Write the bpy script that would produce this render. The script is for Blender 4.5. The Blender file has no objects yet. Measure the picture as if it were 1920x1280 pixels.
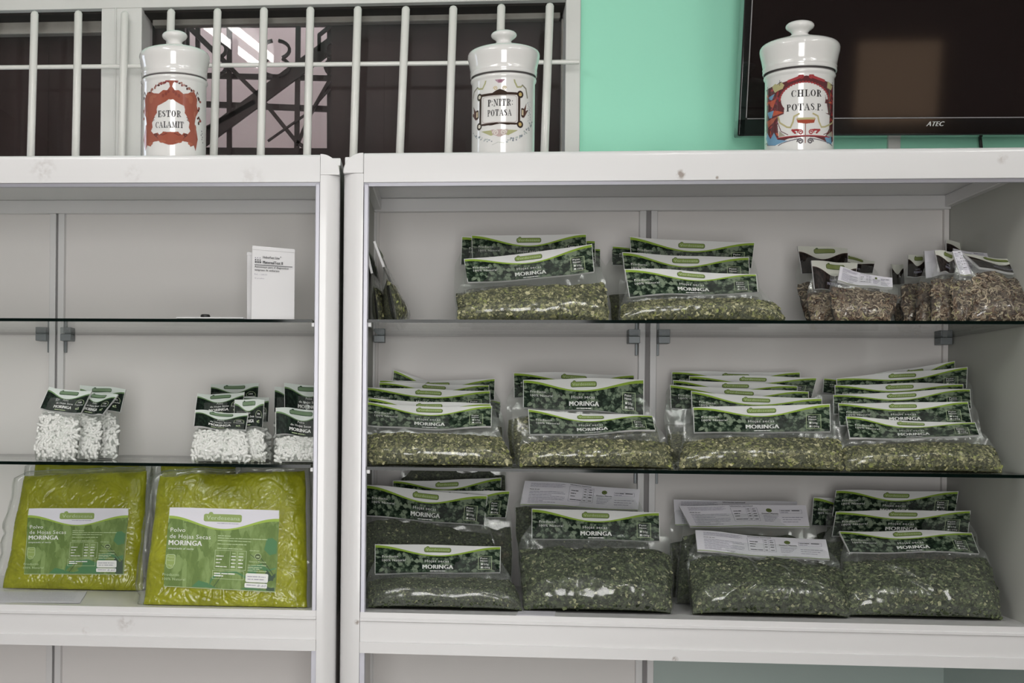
import bpy, math, random
import numpy as np
from mathutils import Vector, Matrix, noise
PI = math.pi
random.seed(7)
SC = bpy.context.scene
COL = SC.collection
# ---------------------------------------------------------------- camera, world, exposure, large lights
F_PX, PPX, PPY = 2600.0, 603.0, 777.0
EYE = Vector((-0.35, -2.6, 1.45))
YAW, ROLL = 0.095, 0.009
DS = 1.787                                    # depth unit of the measured depths below, in metres per 1.0
_F = Vector((-math.sin(YAW), math.cos(YAW), 0)); _R = Vector((math.cos(YAW), math.sin(YAW), 0)); _U = Vector((0, 0, 1))
CR = _R*math.cos(ROLL) + _U*math.sin(ROLL); CU = _U*math.cos(ROLL) - _R*math.sin(ROLL)
cam_d = bpy.data.cameras.new('camera'); cam = bpy.data.objects.new('camera', cam_d); COL.objects.link(cam)
cam_d.sensor_width = 36; cam_d.lens = 36*F_PX/1920; cam_d.shift_y = (PPY-640)/1920; cam_d.shift_x = -(PPX-960)/1920; cam_d.clip_start = 0.02
M = Matrix((CR, CU, -_F)).transposed().to_4x4(); M.translation = EYE; cam.matrix_world = M
SC.camera = cam
SC.view_settings.view_transform = 'Standard'; SC.view_settings.look = 'None'
SC.view_settings.gamma = 1; SC.view_settings.use_curve_mapping = False
SC.view_settings.exposure = 0.36
SC.cycles.transparent_max_bounces = 40; SC.cycles.max_bounces = 10; SC.cycles.sample_clamp_indirect = 4.0
w = bpy.data.worlds.new('world'); SC.world = w; w.use_nodes = True
w.node_tree.nodes['Background'].inputs[0].default_value = (0.75, 0.85, 1, 1); w.node_tree.nodes['Background'].inputs[1].default_value = 3.6
def area(name, loc, rot, sx, sy, power, color):
    d = bpy.data.lights.new(name, 'AREA'); d.shape = 'RECTANGLE'; d.size = sx; d.size_y = sy; d.energy = power; d.color = color
    o = bpy.data.objects.new(name, d); o.location = loc; o.rotation_euler = rot; COL.objects.link(o); return o
# unseen area light added behind the camera as soft frontal fill
area('rear_fill_light', (-0.6, -4.35, 1.5), (PI/2, 0, 0.12), 1.8, 1.9, 30, (1.0, 0.985, 0.965)).data.spread = math.radians(110)
TUBE_STRENGTH = 25.0

# ---------------------------------------------------------------- geometry of the two cabinets
B_L = 0.0222                                  # the left cabinet stands very slightly turned
class Plane:
    def __init__(s, o, ang): s.o = Vector(o); s.u = Vector((math.cos(ang), math.sin(ang), 0)); s.n = Vector((-math.sin(ang), math.cos(ang), 0)); s.ang = ang
CABR = Plane((0, 0, 0), 0.0)
def at(px, py, d=0.0, cab=None):
    c = cab or CABR
    r = _F + CR*((px-PPX)/F_PX) + CU*((PPY-py)/F_PX)
    t = ((c.o - EYE).dot(c.n) + d*DS) / r.dot(c.n)
    return EYE + r*t
CABR = Plane((at(640, 700).x, 0, 0), 0.0)
CABL = Plane((at(633, 700).x, 0, 0), B_L)
def loc(p, c): q = p - c.o; return Vector((q.dot(c.u), q.dot(c.n), p.z))
def wld(x, y, z, c): return c.o + c.u*x + c.n*y + Vector((0, 0, z))
DEP = 0.267; DEPW = DEP*DS

# ---------------------------------------------------------------- materials
def mat(name, base=(0.8,)*3, rough=0.5, metal=0.0, spec=0.5, coat=0.0, bump=None, var=None, emit=None):
    m = bpy.data.materials.new(name); m.use_nodes = True; nt = m.node_tree; b = nt.nodes['Principled BSDF']
    b.inputs['Base Color'].default_value = (*base, 1); b.inputs['Roughness'].default_value = rough
    b.inputs['Metallic'].default_value = metal; b.inputs['Specular IOR Level'].default_value = spec; b.inputs['Coat Weight'].default_value = coat
    b.inputs['Coat Roughness'].default_value = 0.06
    tc = nt.nodes.new('ShaderNodeTexCoord')
    if var:                                   # var = (scale, colour2, low, high, stretch)
        n = nt.nodes.new('ShaderNodeTexNoise'); n.inputs['Scale'].default_value = var[0]; n.inputs['Detail'].default_value = 4
        mp = nt.nodes.new('ShaderNodeMapping'); mp.inputs['Scale'].default_value = var[4] if len(var) > 4 else (1, 1, 1)
        nt.links.new(tc.outputs['Object'], mp.inputs[0]); nt.links.new(mp.outputs[0], n.inputs['Vector'])
        r = nt.nodes.new('ShaderNodeValToRGB'); r.color_ramp.elements[0].position = var[2]; r.color_ramp.elements[1].position = var[3]
        r.color_ramp.elements[0].color = (*base, 1); r.color_ramp.elements[1].color = (*var[1], 1)
        nt.links.new(n.outputs['Fac'], r.inputs[0]); nt.links.new(r.outputs[0], b.inputs['Base Color'])
    if bump:
        n = nt.nodes.new('ShaderNodeTexNoise'); n.inputs['Scale'].default_value = bump[0]; n.inputs['Detail'].default_value = 5
        bp = nt.nodes.new('ShaderNodeBump'); bp.inputs['Strength'].default_value = bump[1]; bp.inputs['Distance'].default_value = bump[2]
        nt.links.new(tc.outputs['Object'], n.inputs['Vector']); nt.links.new(n.outputs['Fac'], bp.inputs['Height']); nt.links.new(bp.outputs[0], b.inputs['Normal'])
    if emit:
        b.inputs['Emission Color'].default_value = (*emit[0], 1); b.inputs['Emission Strength'].default_value = emit[1]
    return m
def attr_mat(name, rough=0.6, coat=0.0, spec=0.4, sub=0.0):
    m = mat(name, rough=rough, coat=coat, spec=spec); nt = m.node_tree
    a = nt.nodes.new('ShaderNodeAttribute'); a.attribute_name = 'Col'; nt.links.new(a.outputs['Color'], nt.nodes['Principled BSDF'].inputs['Base Color']); return m
def film_mat(name, tint=(0.97, 0.98, 0.97), haze=0.045, hazecol=(0.78, 0.80, 0.79), rough=0.15, f0=0.055, f1=0.6, bump=(38, 0.6, 0.005)):
    m = bpy.data.materials.new(name); m.use_nodes = True; nt = m.node_tree; nt.nodes.clear(); N = nt.nodes.new; L = nt.links.new
    out = N('ShaderNodeOutputMaterial'); tr = N('ShaderNodeBsdfTransparent'); tr.inputs[0].default_value = (*tint, 1)
    di = N('ShaderNodeBsdfDiffuse'); di.inputs[0].default_value = (*hazecol, 1); gl = N('ShaderNodeBsdfGlossy'); gl.inputs['Roughness'].default_value = rough
    gl.inputs[0].default_value = (1, 1, 1, 1)
    m1 = N('ShaderNodeMixShader'); m1.inputs[0].default_value = haze; L(tr.outputs[0], m1.inputs[1]); L(di.outputs[0], m1.inputs[2])
    lw = N('ShaderNodeLayerWeight'); lw.inputs[0].default_value = 0.5
    pw = N('ShaderNodeMath'); pw.operation = 'POWER'; pw.inputs[1].default_value = 4; L(lw.outputs['Facing'], pw.inputs[0])
    mr = N('ShaderNodeMapRange'); mr.inputs['To Min'].default_value = f0; mr.inputs['To Max'].default_value = f1; L(pw.outputs[0], mr.inputs[0])
    m2 = N('ShaderNodeMixShader'); L(mr.outputs[0], m2.inputs[0]); L(m1.outputs[0], m2.inputs[1]); L(gl.outputs[0], m2.inputs[2]); L(m2.outputs[0], out.inputs[0])
    if bump:
        tc = N('ShaderNodeTexCoord'); n = N('ShaderNodeTexNoise'); n.inputs['Scale'].default_value = bump[0]; n.inputs['Detail'].default_value = 3; n.noise_type = 'RIDGED_MULTIFRACTAL'
        bp = N('ShaderNodeBump'); bp.inputs['Strength'].default_value = bump[1]; bp.inputs['Distance'].default_value = bump[2]
        L(tc.outputs['Object'], n.inputs['Vector']); L(n.outputs[0], bp.inputs['Height']); L(bp.outputs[0], gl.inputs['Normal']); L(bp.outputs[0], lw.inputs['Normal'])
    return m
def header_mat(name, lime, dark, mid, light, white=(0.80, 0.81, 0.80), stripe=0.085, scale=52, lo=0.975, hi=0.615):
    """printed card: white swoosh on top, lime stripe, leaf photograph below; all from the card's own UV"""
    m = mat(name, rough=0.42, spec=0.22); nt = m.node_tree; N = nt.nodes.new; L = nt.links.new; b = nt.nodes['Principled BSDF']
    uv = N('ShaderNodeUVMap'); sx = N('ShaderNodeSeparateXYZ'); L(uv.outputs[0], sx.inputs[0])
    def mth(op, a, b2=None):
        n = N('ShaderNodeMath'); n.operation = op
        for i, q in enumerate((a, b2)):
            if q is None: continue
            if isinstance(q, (int, float)): n.inputs[i].default_value = q
            else: L(q, n.inputs[i])
        return n.outputs[0]
    c = mth('COSINE', mth('MULTIPLY', sx.outputs[0], 2*PI))
    edge = mth('ADD', mth('MULTIPLY', c, (lo-hi)/2), (lo+hi)/2)
    diff = mth('SUBTRACT', sx.outputs[1], edge)
    isw = mth('GREATER_THAN', diff, 0.0)
    fade = mth('MULTIPLY', mth('ADD', mth('MULTIPLY', mth('ABSOLUTE', mth('SUBTRACT', sx.outputs[0], 0.5)), 1.2), 0.45), stripe*-1.0)
    isl = mth('GREATER_THAN', diff, fade)
    mp = N('ShaderNodeMapping'); mp.inputs['Scale'].default_value = (scale, scale*0.27, 1); L(uv.outputs[0], mp.inputs[0])
    v = N('ShaderNodeTexVoronoi'); v.inputs['Scale'].default_value = 1.0; v.inputs['Randomness'].default_value = 1
    nz = N('ShaderNodeTexNoise'); nz.inputs['Scale'].default_value = 0.8; nz.inputs['Detail'].default_value = 4; nz.inputs['Distortion'].default_value = 1.2
    L(mp.outputs[0], nz.inputs['Vector'])
    mixv = N('ShaderNodeMixRGB'); mixv.inputs[0].default_value = 0.45; L(mp.outputs[0], mixv.inputs[1]); L(nz.outputs['Color'], mixv.inputs[2]); L(mixv.outputs[0], v.inputs['Vector'])
    sep = N('ShaderNodeSeparateColor'); L(v.outputs['Color'], sep.inputs[0])
    s = mth('ADD', mth('MULTIPLY', sep.outputs[0], 0.55), mth('MULTIPLY', nz.outputs['Fac'], 0.75))
    s = mth('SUBTRACT', s, mth('MULTIPLY', v.outputs['Distance'], 0.35))
    r = N('ShaderNodeValToRGB'); e = r.color_ramp.elements; e[0].position = 0.32; e[0].color = (*dark, 1); e[1].position = 0.70; e[1].color = (*light, 1)
    k = e.new(0.49); k.color = (*mid, 1); L(s, r.inputs[0])
    a1 = N('ShaderNodeMixRGB'); L(isl, a1.inputs[0]); L(r.outputs[0], a1.inputs[1]); a1.inputs[2].default_value = (*lime, 1)
    a2 = N('ShaderNodeMixRGB'); L(isw, a2.inputs[0]); L(a1.outputs[0], a2.inputs[1]); a2.inputs[2].default_value = (*white, 1)
    L(a2.outputs[0], b.inputs['Base Color']); return m

MT = {}
MT['white'] = mat('white_powder_coated_metal', (0.80, 0.795, 0.80), 0.32, coat=0.25, var=(3.0, (0.765, 0.757, 0.757), 0.45, 0.75))
MT['whiteface'] = None
MT['panel'] = mat('off_white_panel', (0.80, 0.775, 0.76), 0.55, bump=(700, 0.12, 0.0004))
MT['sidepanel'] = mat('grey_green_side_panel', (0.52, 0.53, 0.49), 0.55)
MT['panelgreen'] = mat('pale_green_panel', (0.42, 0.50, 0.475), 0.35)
MT['track'] = mat('lavender_grey_aluminium', (0.52, 0.52, 0.58), 0.35, metal=0.2)
MT['slot'] = mat('dark_slot', (0.30, 0.29, 0.29), 0.6)
MT['bracket'] = mat('zinc_bracket', (0.22, 0.24, 0.25), 0.45, metal=0.5)
MT['glow'] = mat('warm_glow_panel', (0.4, 0.3, 0.2), 0.8, emit=((1.0, 0.68, 0.45), 1.3))
MT['black'] = mat('black_plastic', (0.012, 0.012, 0.013), 0.25)
MT['glassedge'] = mat('dark_green_glass_edge', (0.002, 0.006, 0.005), 0.06, spec=0.15)
MT['glass'] = film_mat('clear_glass', (0.94, 0.97, 0.955), 0.03, (0.5, 0.6, 0.56), 0.01, 0.06, 0.8, None)
MT['winglass'] = film_mat('dark_window_glass', (0.90, 0.88, 0.88), 0.003, (0.4, 0.35, 0.35), 0.01, 0.022, 0.5, None)
MT['film'] = film_mat('clear_plastic_film')
MT['filmsoft'] = film_mat('cloudy_plastic_film', (0.95, 0.96, 0.955), 0.07, (0.62, 0.64, 0.63), 0.2, 0.06, 0.5)
MT['porcelain'] = mat('white_glazed_porcelain', (0.80, 0.79, 0.775), 0.12, coat=0.8)
MT['joint'] = mat('dark_joint', (0.10, 0.09, 0.09), 0.7)
MT['print'] = attr_mat('fired_enamel_print', 0.12, 0.8)
MT['leaves'] = attr_mat('dried_leaf_flakes', 0.85, spec=0.2)
MT['leafbase_a'] = mat('olive_leaf_crumbs', (0.035, 0.038, 0.015), 0.9, var=(260, (0.16, 0.165, 0.075), 0.38, 0.70), bump=(300, 0.6, 0.003))
MT['leafbase_b'] = mat('green_leaf_crumbs', (0.016, 0.022, 0.011), 0.9, var=(240, (0.095, 0.115, 0.06), 0.38, 0.72), bump=(300, 0.6, 0.003))
MT['huskbase'] = mat('brown_seed_husk_crumbs', (0.035, 0.022, 0.015), 0.9, var=(200, (0.13, 0.095, 0.065), 0.35, 0.65), bump=(300, 0.6, 0.003))
MT['capbase'] = mat('white_capsule_heap_core', (0.38, 0.39, 0.37), 0.8)
MT['capsule'] = mat('white_gelatin_capsule', (0.82, 0.83, 0.80), 0.3)
LIME = (0.28, 0.42, 0.055)
MT['hdr'] = header_mat('leaf_print_card', LIME, (0.005, 0.012, 0.007), (0.034, 0.060, 0.036), (0.20, 0.25, 0.175))
MT['hdrdark'] = header_mat('dark_green_print_card', (0.16, 0.27, 0.12), (0.003, 0.006, 0.005), (0.006, 0.013, 0.009), (0.016, 0.032, 0.02), white=(0.72, 0.78, 0.74), lo=0.86, hi=0.58, stripe=0.06)
MT['hdrbrown'] = header_mat('dark_brown_print_card', (0.09, 0.06, 0.045), (0.006, 0.004, 0.003), (0.012, 0.008, 0.007), (0.03, 0.02, 0.016), white=(0.66, 0.67, 0.60), lo=0.80, hi=0.50, stripe=0.03)
MT['powderlabel'] = header_mat('green_powder_label_print', (0.33, 0.47, 0.08), (0.13, 0.20, 0.055), (0.17, 0.25, 0.075), (0.235, 0.33, 0.12), white=(0.78, 0.77, 0.84), stripe=0.035, scale=26, lo=0.895, hi=0.745)
MT['paper'] = mat('white_paper', (0.77, 0.76, 0.82), 0.6)
MT['paperw'] = mat('matt_white_card', (0.74, 0.735, 0.745), 0.55)
MT['ink_white'] = mat('white_ink', (0.85, 0.86, 0.84), 0.4)
MT['ink_pale'] = mat('pale_green_ink', (0.50, 0.60, 0.36), 0.4)
MT['ink_grey'] = mat('grey_ink', (0.30, 0.29, 0.36), 0.5)
MT['ink_black'] = mat('black_ink', (0.03, 0.03, 0.035), 0.45)
MT['logo_green'] = mat('logo_green', (0.27, 0.37, 0.10), 0.4)
MT['logo_edge'] = mat('logo_outline', (0.07, 0.11, 0.03), 0.4)
MT['logo_sage'] = mat('logo_sage', (0.17, 0.26, 0.15), 0.4)
MT['logo_olive'] = mat('logo_olive', (0.19, 0.23, 0.07), 0.4)
MT['leafgreen'] = mat('printed_leaf_green', (0.06, 0.19, 0.07), 0.4)
MT['leafdark'] = mat('printed_leaf_dark', (0.02, 0.055, 0.025), 0.4)
MT['powder'] = mat('vacuum_packed_green_powder', (0.225, 0.238, 0.008), 0.26, coat=0.3, var=(28, (0.32, 0.335, 0.018), 0.35, 0.7), bump=(85, 0.35, 0.004))
MT['mint'] = mat('mint_green_wall_paint', (0.375, 0.86, 0.645), 0.6, bump=(120, 0.08, 0.001))
MT['winframe'] = mat('grey_white_painted_frame', (0.74, 0.74, 0.715), 0.5, var=(6, (0.68, 0.68, 0.655), 0.4, 0.7))
MT['bar'] = mat('cream_gloss_paint', (0.82, 0.81, 0.775), 0.28, coat=0.3, bump=(60, 0.25, 0.002))
MT['sash'] = mat('dusty_grey_aluminium_sash', (0.33, 0.32, 0.29), 0.6, var=(14, (0.23, 0.215, 0.19), 0.4, 0.7))
MT['board'] = mat('dark_brown_shutter', (0.036, 0.019, 0.017), 0.55, var=(7, (0.020, 0.011, 0.010), 0.4, 0.7, (1, 1, 0.4)))
MT['recess_shade'] = mat('recess_shade_colour', (0.02, 0.017, 0.014), 0.8)
MT['iron'] = mat('dark_brown_iron', (0.035, 0.02, 0.019), 0.5)
MT['pink'] = mat('pink_plaster', (0.56, 0.37, 0.345), 0.8, var=(5, (0.50, 0.33, 0.31), 0.4, 0.7))
MT['screen'] = mat('tv_screen', (0.012, 0.008, 0.008), 0.05, spec=0.35)
MT['bezel'] = mat('gloss_black_bezel', (0.006, 0.006, 0.007), 0.08, coat=0.6)
MT['grey'] = mat('grey_trim', (0.25, 0.24, 0.25), 0.4)
MT['ceil'] = mat('white_ceiling', (0.8, 0.8, 0.79), 0.8)
MT['roomwall'] = mat('pale_plaster', (0.50, 0.45, 0.43), 0.8)
MT['floortile'] = mat('grey_floor_tile', (0.34, 0.33, 0.32), 0.35)
MT['tube'] = mat('fluorescent_tube', (0.9, 0.9, 0.9), 0.4, emit=((1.0, 0.985, 0.96), TUBE_STRENGTH))
MT['wood'] = mat('warm_brown_wood', (0.20, 0.11, 0.06), 0.4, var=(6, (0.14, 0.075, 0.04), 0.4, 0.7, (1, 1, 6)))
# the white face metal carries a few rubbed marks at fixed spots
def stained_white():
    m = mat('white_metal_with_marks', (0.80, 0.795, 0.80), 0.30, coat=0.3); nt = m.node_tree; N = nt.nodes.new; L = nt.links.new; b = nt.nodes['Principled BSDF']
    g = N('ShaderNodeNewGeometry'); last = None
    nz = N('ShaderNodeTexNoise'); nz.inputs['Scale'].default_value = 90; nz.inputs['Detail'].default_value = 5; L(g.outputs['Position'], nz.inputs['Vector'])
    for (px, py, c, r, a) in ((235, 1168, CABL, 0.020, .5), (160, 1183, CABL, 0.010, .45), (250, 325, CABL, 0.02, .25), (80, 315, CABL, 0.03, .3), (470, 335, CABL, .03, .2),
                              (1277, 327, CABR, 0.011, 1.3), (1345, 333, CABR, 0.004, 1.2), (1880, 298, CABR, 0.012, .45), (1266, 1236, CABR, 0.007, 1.6), (669, 1166, CABR, .006, 1.4)):
        p = at(px, py, 0.0, c); vm = N('ShaderNodeVectorMath'); vm.operation = 'DISTANCE'; L(g.outputs['Position'], vm.inputs[0]); vm.inputs[1].default_value = p
        mr = N('ShaderNodeMapRange'); mr.inputs['From Min'].default_value = r; mr.inputs['From Max'].default_value = r*0.3; mr.inputs['To Max'].default_value = a; L(vm.outputs['Value'], mr.inputs[0])
        if last is None: last = mr.outputs[0]
        else:
            ad = N('ShaderNodeMath'); ad.operation = 'MAXIMUM'; L(last, ad.inputs[0]); L(mr.outputs[0], ad.inputs[1]); last = ad.outputs[0]
    nr = N('ShaderNodeMapRange'); nr.inputs['From Min'].default_value = .42; nr.inputs['From Max'].default_value = .62; L(nz.outputs['Fac'], nr.inputs[0])
    mu = N('ShaderNodeMath'); mu.operation = 'MULTIPLY'; mu.use_clamp = True; L(last, mu.inputs[0]); L(nr.outputs[0], mu.inputs[1])
    mx = N('ShaderNodeMixRGB'); L(mu.outputs[0], mx.inputs[0]); mx.inputs[1].default_value = (0.80, 0.795, 0.80, 1); mx.inputs[2].default_value = (0.36, 0.31, 0.28, 1)
    L(mx.outputs[0], b.inputs['Base Color']); return m
MT['whiteface'] = stained_white()

# ---------------------------------------------------------------- mesh helpers
WM = {}
class MB:
    def __init__(s): s.v = []; s.f = []; s.m = []; s.uv = {}; s.c = []
    def add(s, vs, fs, mi=0, uvs=None, cols=None):
        o = len(s.v); s.v += [tuple(p) for p in vs]; s.f += [tuple(i+o for i in f) for f in fs]; s.m += [mi]*len(fs)
        if uvs:
            for i, q in enumerate(uvs): s.uv[o+i] = q
        if cols is not None:
            while len(s.c) < o: s.c.append((1, 1, 1))
            s.c += cols
    def box(s, x0, x1, y0, y1, z0, z1, mi=0):
        s.add([(x, y, z) for x in (x0, x1) for y in (y0, y1) for z in (z0, z1)], [(0, 1, 3, 2), (4, 6, 7, 5), (0, 4, 5, 1), (2, 3, 7, 6), (0, 2, 6, 4), (1, 5, 7, 3)], mi)
    def grid(s, fn, nu, nv, mi=0, uv=False, flip=False):
        vs = []; us = []
        for j in range(nv+1):
            for i in range(nu+1): vs.append(fn(i/nu, j/nv)); us.append((i/nu, j/nv))
        k = nu+1
        fs = [(j*k+i, j*k+i+1, (j+1)*k+i+1, (j+1)*k+i) for j in range(nv) for i in range(nu)]
        if flip: fs = [f[::-1] for f in fs]
        s.add(vs, fs, mi, us if uv else None)
    def slab(s, front, back, nu, nv, mf=0, mb=0):
        """closed sheet from a front and a back surface"""
        s.grid(front, nu, nv, mf, True); s.grid(back, nu, nv, mb, True, True)
        for (a, b) in (((0, 0), (1, 0)), ((1, 0), (1, 1)), ((1, 1), (0, 1)), ((0, 1), (0, 0))):
            n = nu if a[1] == b[1] else nv
            vs = []
            for i in range(n+1):
                t = i/n; u = a[0]+(b[0]-a[0])*t; v = a[1]+(b[1]-a[1])*t
                vs += [front(u, v), back(u, v)]
            s.add(vs, [(2*i, 2*i+1, 2*i+3, 2*i+2) for i in range(n)], mb)
    def lathe(s, prof, cx, cy, z0, seg=64, mi=0, sc=1.0):
        n = len(prof); vs = []
        for k in range(seg):
            a = 2*PI*k/seg
            for (r, z) in prof: vs.append((cx+r*sc*math.cos(a), cy+r*sc*math.sin(a), z0+z*sc))
        fs = []
        for k in range(seg):
            k2 = (k+1) % seg
            for j in range(n-1): fs.append((k*n+j, k2*n+j, k2*n+j+1, k*n+j+1))
        s.add(vs, fs, mi)
    def tube(s, pts, r, seg=10, mi=0, caps=True, dome=False):
        pts = [Vector(p) for p in pts]; vs = []; n = len(pts); rr = r if isinstance(r, (list, tuple)) else [r]*n
        up = Vector((0, 0, 1)); prev = None
        for i, p in enumerate(pts):
            t = (pts[min(i+1, n-1)]-pts[max(i-1, 0)]).normalized()
            a = t.cross(up if abs(t.dot(up)) < 0.95 else Vector((1, 0, 0))).normalized() if prev is None else (prev - t*prev.dot(t)).normalized()
            prev = a; b = t.cross(a)
            for k in range(seg): q = 2*PI*k/seg; vs.append(p+(a*math.cos(q)+b*math.sin(q))*rr[i])
        fs = [(i*seg+k, i*seg+(k+1) % seg, (i+1)*seg+(k+1) % seg, (i+1)*seg+k) for i in range(n-1) for k in range(seg)]
        if caps: fs += [tuple(range(seg))[::-1], tuple((n-1)*seg+k for k in range(seg))]
        s.add(vs, fs, mi)
    def prism(s, poly, fn0, fn1, mi=0):
        n = len(poly); s.add([fn0(*p) for p in poly]+[fn1(*p) for p in poly], [tuple(range(n))[::-1], tuple(range(n, 2*n))]+[(i, (i+1) % n, n+(i+1) % n, n+i) for i in range(n)], mi)
    def build(s, name, mats, parent=None, smooth=False, bevel=0, origin=None, autos=None):
        me = bpy.data.meshes.new(name); vs = s.v
        if origin is not None: ox, oy, oz = origin; vs = [(a-ox, b-oy, c-oz) for a, b, c in vs]
        if parent is not None: iv = WM[parent.name].inverted(); vs = [tuple(iv @ Vector(p)) for p in vs]
        me.from_pydata(vs, [], s.f)
        mats = mats if isinstance(mats, (list, tuple)) else [mats]
        for k in mats: me.materials.append(MT[k] if isinstance(k, str) else k)
        if len(mats) > 1: me.polygons.foreach_set('material_index', s.m)
        if s.uv:
            ul = me.uv_layers.new(name='UVMap'); li = np.zeros(len(me.loops), dtype=np.int32); me.loops.foreach_get('vertex_index', li)
            arr = np.zeros((len(s.v), 2), dtype=np.float32)
            for i, q in s.uv.items(): arr[i] = q
            ul.data.foreach_set('uv', arr[li].ravel())
        if s.c:
            while len(s.c) < len(s.v): s.c.append((1, 1, 1))
            ca = me.color_attributes.new('Col', 'FLOAT_COLOR', 'POINT'); a = np.ones((len(s.v), 4), dtype=np.float32); a[:, :3] = s.c; ca.data.foreach_set('color', a.ravel())
        if smooth: me.polygons.foreach_set('use_smooth', [True]*len(me.polygons))
        o = bpy.data.objects.new(name, me); COL.objects.link(o)
        if origin is not None: o.location = origin
        if parent is not None: o.parent = parent
        WM[o.name] = WM[parent.name] if parent is not None else Matrix()
        if bevel:
            b = o.modifiers.new('bevel', 'BEVEL'); b.width = bevel; b.segments = 3; b.limit_method = 'ANGLE'; b.angle_limit = math.radians(40)
            me.polygons.foreach_set('use_smooth', [True]*len(me.polygons)); b.harden_normals = True
        if autos:
            me.polygons.foreach_set('use_smooth', [True]*len(me.polygons)); me.set_sharp_from_angle(angle=math.radians(autos))
        me.validate(); return o
def empty(name, l, label=None, cat=None, group=None, rz=0.0):
    o = bpy.data.objects.new(name, None); o.location = l; o.rotation_euler = (0, 0, rz); o.empty_display_size = 0.05; COL.objects.link(o); WM[o.name] = Matrix.LocRotScale(Vector(l), o.rotation_euler, Vector((1, 1, 1))); tag(o, label, cat, group); return o
def tag(o, label=None, cat=None, group=None, kind=None):
    if label: o['label'] = label
    if cat: o['category'] = cat
    if group: o['group'] = group
    if kind: o['kind'] = kind
    return o
def nz(x, y, z=0.0): return noise.noise(Vector((x, y, z)))
def sstep(a, b, x):
    t = min(1, max(0, (x-a)/(b-a))); return t*t*(3-2*t)

# ---------------------------------------------------------------- lettering
_TC = {}
def text_geo(txt, bold=0.0, res=2):
    k = (txt, bold)
    if k not in _TC:
        cu = bpy.data.curves.new('t', 'FONT'); cu.body = txt; cu.size = 1; cu.offset = bold; cu.resolution_u = res; cu.space_character = 1.06
        ob = bpy.data.objects.new('t', cu); COL.objects.link(ob); dg = bpy.context.evaluated_depsgraph_get(); me = ob.evaluated_get(dg).to_mesh()
        vs = [(v.co.x, v.co.y) for v in me.vertices]; fs = [tuple(p.vertices) for p in me.polygons]
        ob.evaluated_get(dg).to_mesh_clear(); bpy.data.objects.remove(ob); bpy.data.curves.remove(cu)
        x0 = min(a for a, _ in vs); x1 = max(a for a, _ in vs)
        _TC[k] = ([(a-x0, b) for a, b in vs], fs, x1-x0)
    return _TC[k]
class Art:
    """flat artwork in card units, laid onto a surface function S(x, y, lift)"""
    def __init__(s): s.items = []
    def text(s, t, x, y, h, mi, bold=0.0, align='l', width=None, skew=0.0):
        vs, fs, w_ = text_geo(t, 0.0); k = h/0.72; kx = (width/w_ if width else k)
        ox = x - (w_*kx*({'l': 0, 'c': .5, 'r': 1}[align]))
        for dx in ((-bold, 0, bold) if bold > .025 else (0,)): s.items.append(([(ox+(a+dx)*kx+b*skew*k, y+b*k) for a, b in vs], fs, mi, 3))
        return s
    def poly(s, pts, mi, lvl=1): s.items.append((pts, [tuple(range(len(pts)))], mi, lvl)); return s
    def rect(s, x0, y0, x1, y1, mi, lvl=1, n=1):
        pts = []; fs = []
        for i in range(n+1): t = x0+(x1-x0)*i/n; pts += [(t, y0), (t, y1)]
        for i in range(n): fs.append((2*i, 2*i+2, 2*i+3, 2*i+1))
        s.items.append((pts, fs, mi, lvl)); return s
    def rrect(s, x0, y0, x1, y1, r, mi, lvl=1, ry=None):
        ry = ry or r; xs = [x0+r*(1-math.cos(math.radians(a))) for a in (0, 25, 55, 90)]; n = 8
        xs += [x0+r+(x1-x0-2*r)*k/n for k in range(1, n)]; xs += [x1-r*(1-math.cos(math.radians(a))) for a in (90, 55, 25, 0)]; pts = []
        for x in xs:
            d = max(0, min(1, (r-min(x-x0, x1-x))/r)); q = ry*(1-math.sqrt(max(0, 1-d*d))); pts += [(x, y0+q), (x, y1-q)]
        s.items.append((pts, [(2*i, 2*i+2, 2*i+3, 2*i+1) for i in range(len(xs)-1)], mi, lvl)); return s
    def frame(s, x0, y0, x1, y1, t, mi, lvl=2, ty=None):
        ty = ty or t
        s.rect(x0, y0, x1, y0+ty, mi, lvl, 3); s.rect(x0, y1-ty, x1, y1, mi, lvl, 3); s.rect(x0, y0, x0+t, y1, mi, lvl); s.rect(x1-t, y0, x1, y1, mi, lvl); return s
    def circle(s, cx, cy, r, mi, lvl=1, n=14, ry=None):
        return s.poly([(cx+r*math.cos(2*PI*k/n), cy+(ry or r)*math.sin(2*PI*k/n)) for k in range(n)], mi, lvl)
    def scribble(s, x0, y, x1, h, mi, rnd, lvl=2, gap=.25):
        """a line too small to read: word-length dashes of uneven height"""
        x = x0
        while x < x1:
            w_ = rnd.uniform(2.5, 7)*h; e = min(x+w_, x1); s.rect(x, y, e, y+h*rnd.uniform(.75, 1.1), mi, lvl); x = e+h*(gap+rnd.random()*.5)
        return s
    def put(s, mb, S, base_mi=0, lift=0.0003):
        for vs, fs, mi, lvl in s.items: mb.add([S(x, y, lift*(lvl)) for x, y in vs], fs, base_mi+mi)
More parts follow.
